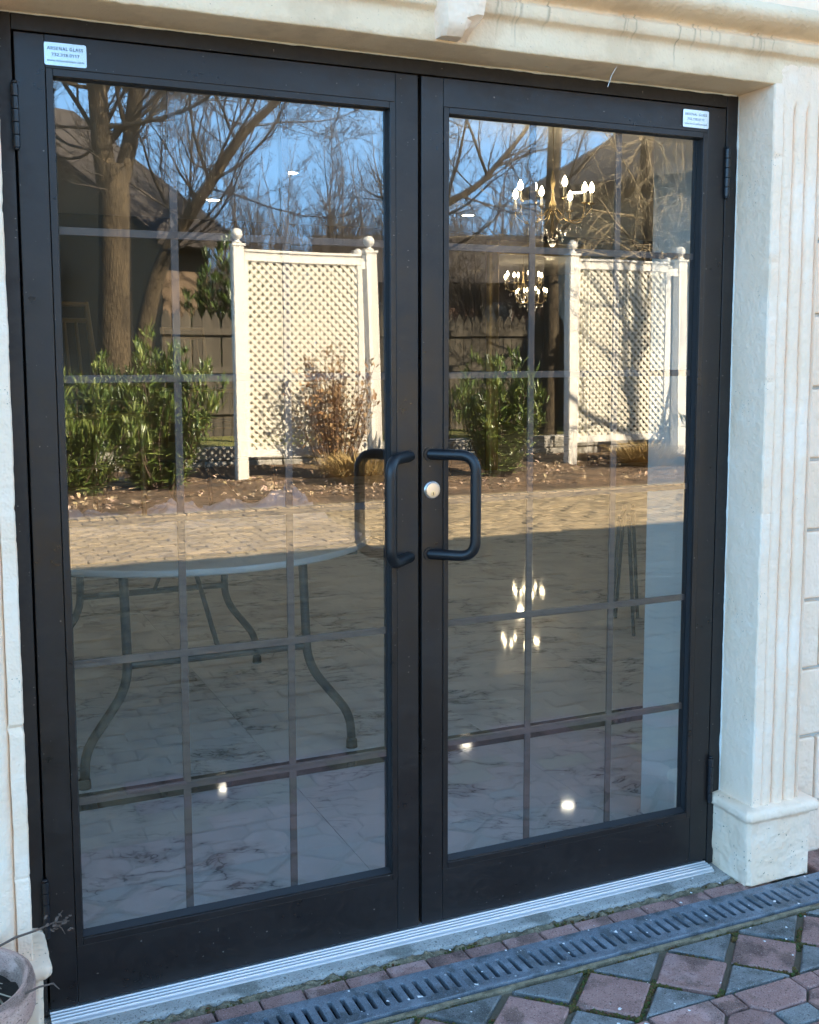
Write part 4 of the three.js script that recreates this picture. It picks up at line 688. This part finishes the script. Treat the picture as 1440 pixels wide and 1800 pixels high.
// bare trees
function grow(B, p, dir, len, r, depth, o, lvl = 0) {
  const n = lvl === 0 ? 9 : lvl < 3 ? 6 : 4, pts = [p.clone()], rad = [r], d = dir.clone().normalize(), q = p.clone(), end = r * (depth ? 0.52 : 0.3);
  for (let i = 1; i <= n; i++) { const w = o.wander * (lvl ? 1 : 0.35); d.x += rr(-w, w); d.y += rr(-w, w) + (lvl ? o.rise : 0.05) - (o.droop && lvl > 2 ? o.droop : 0); d.z += rr(-w, w); d.normalize(); q.addScaledVector(d, len / n); pts.push(q.clone()); rad.push(r + (end - r) * i / n); }
  (r > 0.022 ? B.wood : B.twig).add(pts, rad, r > 0.09 ? 10 : r > 0.022 ? 6 : r > 0.008 ? 4 : 3);
  if (!depth) return;
  const kids = o.kids[Math.min(lvl, o.kids.length - 1)], s0 = lvl ? 0.22 : o.first;
  for (let k = 0; k < kids; k++) {
    const t = s0 + (1 - s0) * (k + rr(0.2, 0.8)) / kids, f = t * n, i = Math.min(n - 1, Math.floor(f)), c = pts[i].clone().lerp(pts[i + 1], f - i), ax = pts[i + 1].clone().sub(pts[i]).normalize();
    const side = V(rr(-1, 1), rr(-1, 1), rr(-1, 1)).cross(ax).normalize(), ang = rr(0.45, 0.95), nd = ax.multiplyScalar(Math.cos(ang)).addScaledVector(side, Math.sin(ang));
    const rl = Math.max(0.0035, (rad[i] + (rad[i + 1] - rad[i]) * (f - i)) * rr(0.42, 0.62));
    grow(B, c, nd, len * rr(o.shrink[0], o.shrink[1]) * (1 - 0.35 * t), rl, depth - 1, o, lvl + 1);
  }
  grow(B, q.clone(), d.clone(), len * 0.55, end, depth - 1, o, lvl + 1);
}
function treeThing(name, label, p, build, woodM, twigM, group) {
  const t = thing(name, label, 'tree', p, 0, group), B = { wood: new Tubes(), twig: new Tubes() }; build(B);
  mesh('trunk', B.wood.geo(), woodM, t); const c = mesh('twigs', B.twig.geo(), twigM, t); c.userData.kind = 'stuff'; return t;
}
{
  seed = 4242;
  const o1 = { wander: 0.16, rise: 0.06, first: 0.3, kids: [5, 4, 4, 4], shrink: [0.45, 0.7] };
  treeThing('forked_tree', 'large bare tree whose thick trunk forks in two, before the brown house', [1.3, 0.2, 12.45], (B) => {
    const tr = [V(0, 0, 0), V(0.02, 1.2, 0), V(0.05, 2.4, 0), V(0.06, 3.3, 0), V(0.06, 3.7, 0)]; B.wood.add(tr, [0.28, 0.215, 0.195, 0.2, 0.17], 14);
    const l1 = [V(0.0, 3.3, 0), V(-0.08, 4.0, 0.02), V(-0.13, 5, 0.05), V(-0.18, 6.5, 0.1), V(-0.1, 8.5, 0.2)], l2 = [V(0.1, 3.3, 0), V(0.28, 4.0, -0.02), V(0.42, 5, -0.05), V(0.62, 6.5, 0), V(0.7, 8.5, 0.1)];
    B.wood.add(l1, [0.145, 0.13, 0.12, 0.11, 0.07], 12); B.wood.add(l2, [0.12, 0.105, 0.095, 0.085, 0.05], 12);
    for (const [l, r] of [[l1, 0.1], [l2, 0.08]]) for (let k = 0; k < 44; k++) { const t = rr(0.2, 1) * 3.99, i = Math.floor(t), c = l[i].clone().lerp(l[i + 1], t - i); grow(B, c, V(rr(-1, 1.2), rr(-0.2, 0.9), rr(-1, 1)), rr(1.2, 2.6), r * rr(0.18, 0.4), 4, o1, 1); }
    for (let k = 0; k < 90; k++) { const i = Math.floor(rr(0.2, 3)), l = rnd() < 0.5 ? l1 : l2; grow(B, l[i].clone().lerp(l[i + 1], rnd()), V(rr(-1, 1), rr(-0.2, 0.6), rr(-1, 0.5)), rr(0.3, 0.8), 0.008, 1, o1, 3); }
  }, M.bark, M.twig);
  treeThing('leaning_tree', 'bare tree with a leaning trunk rising beside the brown house', [2.05, 0.2, 15.1], (B) => {
    const l = [V(0, 0, 0), V(0.15, 1.6, 0), V(0.45, 2.7, 0), V(1.1, 3.75, -0.1), V(1.75, 4.75, -0.1), V(2.6, 5.5, 0), V(3.6, 6.6, 0)]; B.wood.add(fillet(l, 0.5, 4), fillet(l, 0.5, 4).map((p, i, a) => 0.15 - 0.11 * i / a.length), 10);
    for (let k = 0; k < 34; k++) { const t = rr(2.0, 5.99), i = Math.floor(t); grow(B, l[i].clone().lerp(l[i + 1], t - i), V(rr(-0.7, 1), rr(-0.3, 1), rr(-1, 1)), rr(1, 2.3), rr(0.014, 0.03), 4, o1, 1); }
  }, M.bark, M.twig);
  treeThing('slender_tree', 'slender bare tree standing before the tan house', [7.6, 0.2, 11.9], (B) => {
    const l = [V(0, 0, 0), V(0.05, 1.5, 0), V(0.0, 3, 0), V(0.04, 4.2, 0), V(0.1, 5.5, 0), V(0.05, 7.4, 0)]; B.wood.add(l, [0.14, 0.115, 0.105, 0.105, 0.09, 0.05], 10);
    for (let k = 0; k < 22; k++) { const t = rr(1.8, 4.99), i = Math.floor(t); grow(B, l[i].clone().lerp(l[i + 1], t - i), V(rr(-1, 1), rr(-0.1, 0.8), rr(-1, 1)), rr(0.8, 1.7), rr(0.014, 0.035), 3, o1, 1); }
  }, M.bark, M.twig);
  const od = { wander: 0.13, rise: -0.02, droop: 0.06, first: 0.3, kids: [5, 5, 4], shrink: [0.55, 0.8] };
  treeThing('weeping_tree', 'weeping tree with pale drooping twigs in front of the tan house wall', [9.3, 0.2, 12.0], (B) => {
    const l = [V(0, 0, 0), V(0.1, 1.4, 0), V(0.15, 2.8, 0), V(0.1, 4.2, 0.1), V(0.2, 5.6, 0.1)]; B.wood.add(l, [0.16, 0.13, 0.12, 0.1, 0.06], 10);
    for (let k = 0; k < 26; k++) { const t = rr(1.5, 3.99), i = Math.floor(t); grow(B, l[i].clone().lerp(l[i + 1], t - i), V(rr(-1, 1), rr(0, 0.5), rr(-1, 0.6)), rr(1, 2), rr(0.014, 0.03), 3, od, 1); }
  }, M.bark, M.twigPale);
  treeThing('bough_tree', 'bare tree with a long dark bough crossing the sky between the houses', [6.6, 0.2, 14.6], (B) => {
    const l = [V(0, 0, 0), V(0.1, 1.6, 0), V(0, 3.0, 0), V(-0.2, 4.4, 0), V(-0.3, 6.4, 0)]; B.wood.add(l, [0.16, 0.13, 0.115, 0.09, 0.05], 10);
    const b = [V(0, 3.2, 0), V(0.45, 3.7, -0.1), V(1.1, 4.05, -0.2), V(1.9, 4.9, -0.2), V(2.7, 6.0, -0.2)]; B.wood.add(fillet(b, 0.3, 3), fillet(b, 0.3, 3).map((p, i, a) => 0.075 - 0.05 * i / a.length), 8);
    for (const [q, n, m] of [[l, 12, 1.5], [b, 14, 0.5]]) for (let k = 0; k < n; k++) { const t = rr(m, 3.99), i = Math.floor(t); grow(B, q[i].clone().lerp(q[i + 1], t - i), V(rr(-1, 1), rr(-0.2, 1), rr(-1, 1)), rr(0.9, 1.8), rr(0.014, 0.035), 3, o1, 1); }
  }, M.bark, M.twig);
  treeThing('shade_tree', 'bare tree at the end of the driveway that throws twig shadows on a screen', [9.9, -0.05, 6.6], (B) => { grow(B, V(0, 0, 0), V(-0.08, 1, 0.05), 4.6, 0.11, 4, { wander: 0.14, rise: 0.05, first: 0.3, kids: [8, 5, 4, 4], shrink: [0.45, 0.66] }); }, M.bark, M.twig);
  // thicket of bare trees behind, a few kinds turned and repeated
  const ob = { wander: 0.14, rise: 0.07, first: 0.16, kids: [10, 7, 5, 5], shrink: [0.42, 0.62] };
  const protos = [0, 1, 2, 3].map((k) => { seed = 900 + k * 31; return treeThing('bare_tree', 'bare grey winter tree in the thicket behind the fence', [0, 0, 0], (B) => { for (let s = 0; s < 2 + k % 2; s++) grow(B, V(rr(-0.3, 0.3), 0, rr(-0.3, 0.3)), V(rr(-0.25, 0.25), 1, rr(-0.2, 0.2)), rr(3.0, 3.9), rr(0.05, 0.075), 4, ob); }, M.twigFar, M.twigFar, 'bare trees of the thicket'); });
  seed = 77;
  const spots = []; for (let i = 0; i < 46; i++) { const d = 19 + (i % 5) * 4.2 + rr(0, 2.5), k = 0.12 + 0.62 * ((i * 0.618) % 1) + rr(-0.03, 0.03); spots.push([-1.1 + (d + 2.5) * k, 0.3, d]); }
  spots.forEach((p, i) => { const sc = rr(0.64, 0.98) * (p[2] > 28 ? 1.25 : 1); if (i < 4) { protos[i].position.set(...p); protos[i].rotation.y = rr(0, 6); protos[i].scale.setScalar(sc); } else copyOf(protos[i % 4], p, rr(0, 6.28), null, sc); });
}
// evergreen shrubs with long leaves
function leafGeo(B, p, dir, up, len, wid, bend) {
  const s = V().crossVectors(dir, up).normalize().multiplyScalar(wid), n = V().crossVectors(s, dir).normalize();
  const m1 = p.clone().addScaledVector(dir, len * 0.35).addScaledVector(n, len * bend * 0.6), m2 = p.clone().addScaledVector(dir, len * 0.7).addScaledVector(n, len * bend * 0.7), e = p.clone().addScaledVector(dir, len).addScaledVector(n, len * bend * 0.1);
  const f = n.clone().multiplyScalar(wid * 0.3), A = m1.clone().add(s).add(f), a = m1.clone().sub(s).add(f), C = m2.clone().addScaledVector(s, 0.85).add(f), c = m2.clone().addScaledVector(s, -0.85).add(f);
  const T = (...q) => q.forEach((v) => B.push(v.x, v.y, v.z)); T(p, A, m1); T(p, m1, a); T(A, C, m2); T(A, m2, m1); T(m1, m2, c); T(m1, c, a); T(C, e, m2); T(m2, e, c);
}
function tri(B) { const g = new THREE.BufferGeometry(); g.setAttribute('position', new THREE.Float32BufferAttribute(B, 3)); g.computeVertexNormals(); return g; }
function shrub(name, label, p, rx, rz, h, stems, mats, o, group) {
  const t = thing(name, label, name.endsWith('tree') ? 'tree' : 'shrub', p, 0, group), st = new Tubes(), L = mats.map(() => []);
  for (let k = 0; k < stems; k++) {
    const a = rr(0, 6.283), e = Math.sqrt(rnd()) * rr(0.85, 1.2), tx = Math.cos(a) * rx * e, tz = Math.sin(a) * rz * e, th = h * (0.55 + 0.45 * rnd()) * (1 - 0.3 * e), b = V(tx * 0.25, 0, tz * 0.25), m = V(tx * 0.6 + rr(-0.06, 0.06), th * 0.5, tz * 0.6), q = V(tx, th, tz);
    const c = new THREE.CatmullRomCurve3([b, m, q]).getPoints(10); st.add(c, c.map((_, i) => 0.012 - 0.009 * i / 10), 5);
    for (let i = 1; i <= 10; i++) {
      const y = i / 10; if (y < o.bare) continue;
      const n = i === 10 ? o.tip : o.per;
      for (let j = 0; j < n; j++) { const f = rr(0, 6.28), el = i === 10 ? rr(0.5, 1.4) : rr(o.el[0], o.el[1]), d = V(Math.cos(f) * Math.cos(el), Math.sin(el), Math.sin(f) * Math.cos(el)); leafGeo(L[Math.floor(rnd() * L.length)], c[i].clone().add(V(rr(-0.05, 0.05), rr(-0.05, 0.05), rr(-0.05, 0.05))), d, V(rr(-0.3, 0.3), 1, rr(-0.3, 0.3)).normalize(), rr(...o.len), rr(...o.wid), rr(-0.15, 0.3)); }
    }
  }
  mesh('stems', st.geo(), M.stem, t); L.forEach((B, k) => { if (B.length) { const q = mesh('foliage', tri(B), mats[k], t); q.userData.kind = 'stuff'; } });
  return t;
}
{
  seed = 515;
  const lo = { bare: 0.1, tip: 15, per: 8, el: [-0.25, 1.2], len: [0.07, 0.2], wid: [0.008, 0.015] };
  shrub('laurel_shrub', 'broad evergreen shrub with long glossy leaves left of the rusty shrub', [1.25, 0.02, 9.3], 0.8, 0.45, 1.75, 70, M.leaf, lo, 'evergreen shrubs');
  shrub('laurel_shrub', 'evergreen shrub with long glossy leaves at the end of the bed, by the kerb', [0.3, 0.02, 9.1], 0.75, 0.5, 1.35, 56, M.leaf, lo, 'evergreen shrubs');
  shrub('laurel_shrub', 'tall narrow evergreen shrub standing alone between the two lattice screens', [5.15, 0.02, 8.95], 0.5, 0.4, 1.62, 44, M.leaf, lo, 'evergreen shrubs');
  shrub('laurel_shrub', 'dark evergreen shrub at the foot of the screen by the gabled house', [8.6, 0.02, 9.2], 0.5, 0.4, 0.95, 40, M.leaf, lo, 'evergreen shrubs');
  shrub('evergreen_tree', 'dark narrow evergreen tree between the brown house and a lattice screen', [3.75, 0.25, 15.9], 0.75, 0.6, 3.3, 90, [M.leaf[2], M.leaf[0]], { bare: 0.1, tip: 12, per: 12, el: [-0.4, 0.9], len: [0.1, 0.2], wid: [0.012, 0.02] });
  const dry = { bare: 0.25, tip: 4, per: 3, el: [-0.9, 0.6], len: [0.05, 0.09], wid: [0.012, 0.02] };
  shrub('rusty_shrub', 'thin shrub with rusty dry leaves in front of a lattice screen', [3.3, 0.02, 9.55], 0.55, 0.16, 1.85, 46, M.leafDry, dry);
  shrub('rusty_shrub', 'low russet shrub beside the tall narrow evergreen', [4.35, 0.02, 9.3], 0.4, 0.3, 1.1, 24, M.leafDry, dry);
  // clumps of dry grass
  const clump = (label, p, r, h, n) => { const t = thing('dry_grass', label, 'grass', p, 0, 'clumps of dry grass'), B = []; for (let i = 0; i < n; i++) { const a = rr(0, 6.28), q = r * Math.sqrt(rnd()), l = V(Math.cos(a) * q * 0.4, 0, Math.sin(a) * q * 0.4), e = V(Math.cos(a) * q, h * rr(0.5, 1), Math.sin(a) * q).addScaledVector(V(Math.cos(a), -0.3, Math.sin(a)), rr(0, 0.2)), m = l.clone().lerp(e, 0.55).add(V(0, h * 0.25, 0)), s = V(-Math.sin(a), 0, Math.cos(a)).multiplyScalar(rr(0.003, 0.006)); const T = (...w) => w.forEach((v) => B.push(v.x, v.y, v.z)); T(l.clone().add(s), l.clone().sub(s), m.clone().add(s)); T(m.clone().add(s), l.clone().sub(s), m.clone().sub(s)); T(m.clone().add(s), m.clone().sub(s), e); } const o = mesh('blades', tri(B), M.straw, t); o.userData.kind = 'stuff'; };
  clump('clump of golden dry grass under the screen with the rusty shrub', [3.3, 0.0, 8.9], 0.55, 0.42, 700);
  clump('clump of golden dry grass under the screen shaded by twigs', [7.35, 0.0, 9.15], 0.6, 0.38, 700);
  // fallen leaves
  const g = new THREE.BufferGeometry(), B = []; leafGeo(B, V(0, 0, 0), V(1, 0.1, 0).normalize(), V(0, 1, 0), 0.09, 0.022, 0.2); g.setAttribute('position', new THREE.Float32BufferAttribute(B, 3)); g.computeVertexNormals();
  const N = 1900, im = new THREE.InstancedMesh(g, M.litter, N), m4 = new THREE.Matrix4(), q = new THREE.Quaternion(), c = new THREE.Color();
  for (let i = 0; i < N; i++) { let x = rr(-1.5, 10), z = 7.9 + 3.2 * Math.pow(rnd(), 0.8); for (let k = 0; k < 4 && fbm3(x * 1.1, 6, z * 1.6) < 0.05; k++) { x = rr(-1.5, 10); z = 7.9 + 3.2 * rnd(); } const dense = Math.exp(-(((x - 3.2) / 1.2) ** 2)); const zz = rnd() < dense * 0.6 ? rr(8.0, 9.0) : z; q.setFromEuler(new THREE.Euler(rr(-0.5, 0.5), rr(0, 6.28), rr(-0.5, 0.5))); m4.compose(V(x, 0.045 + rr(-0.02, 0.03), zz), q, V(1, 1, 1).multiplyScalar(rr(0.35, 0.95))); im.setMatrixAt(i, m4); const k = rr(0.5, 1.5); im.setColorAt(i, c.setRGB(k, k * rr(0.85, 1), k * rr(0.7, 1))); }
  im.name = 'leaf_litter'; im.castShadow = im.receiveShadow = true; scene.add(im); stuff(im, 'pale fallen leaves scattered over the planting bed', 'leaves');
}

renderer.render(scene, camera);
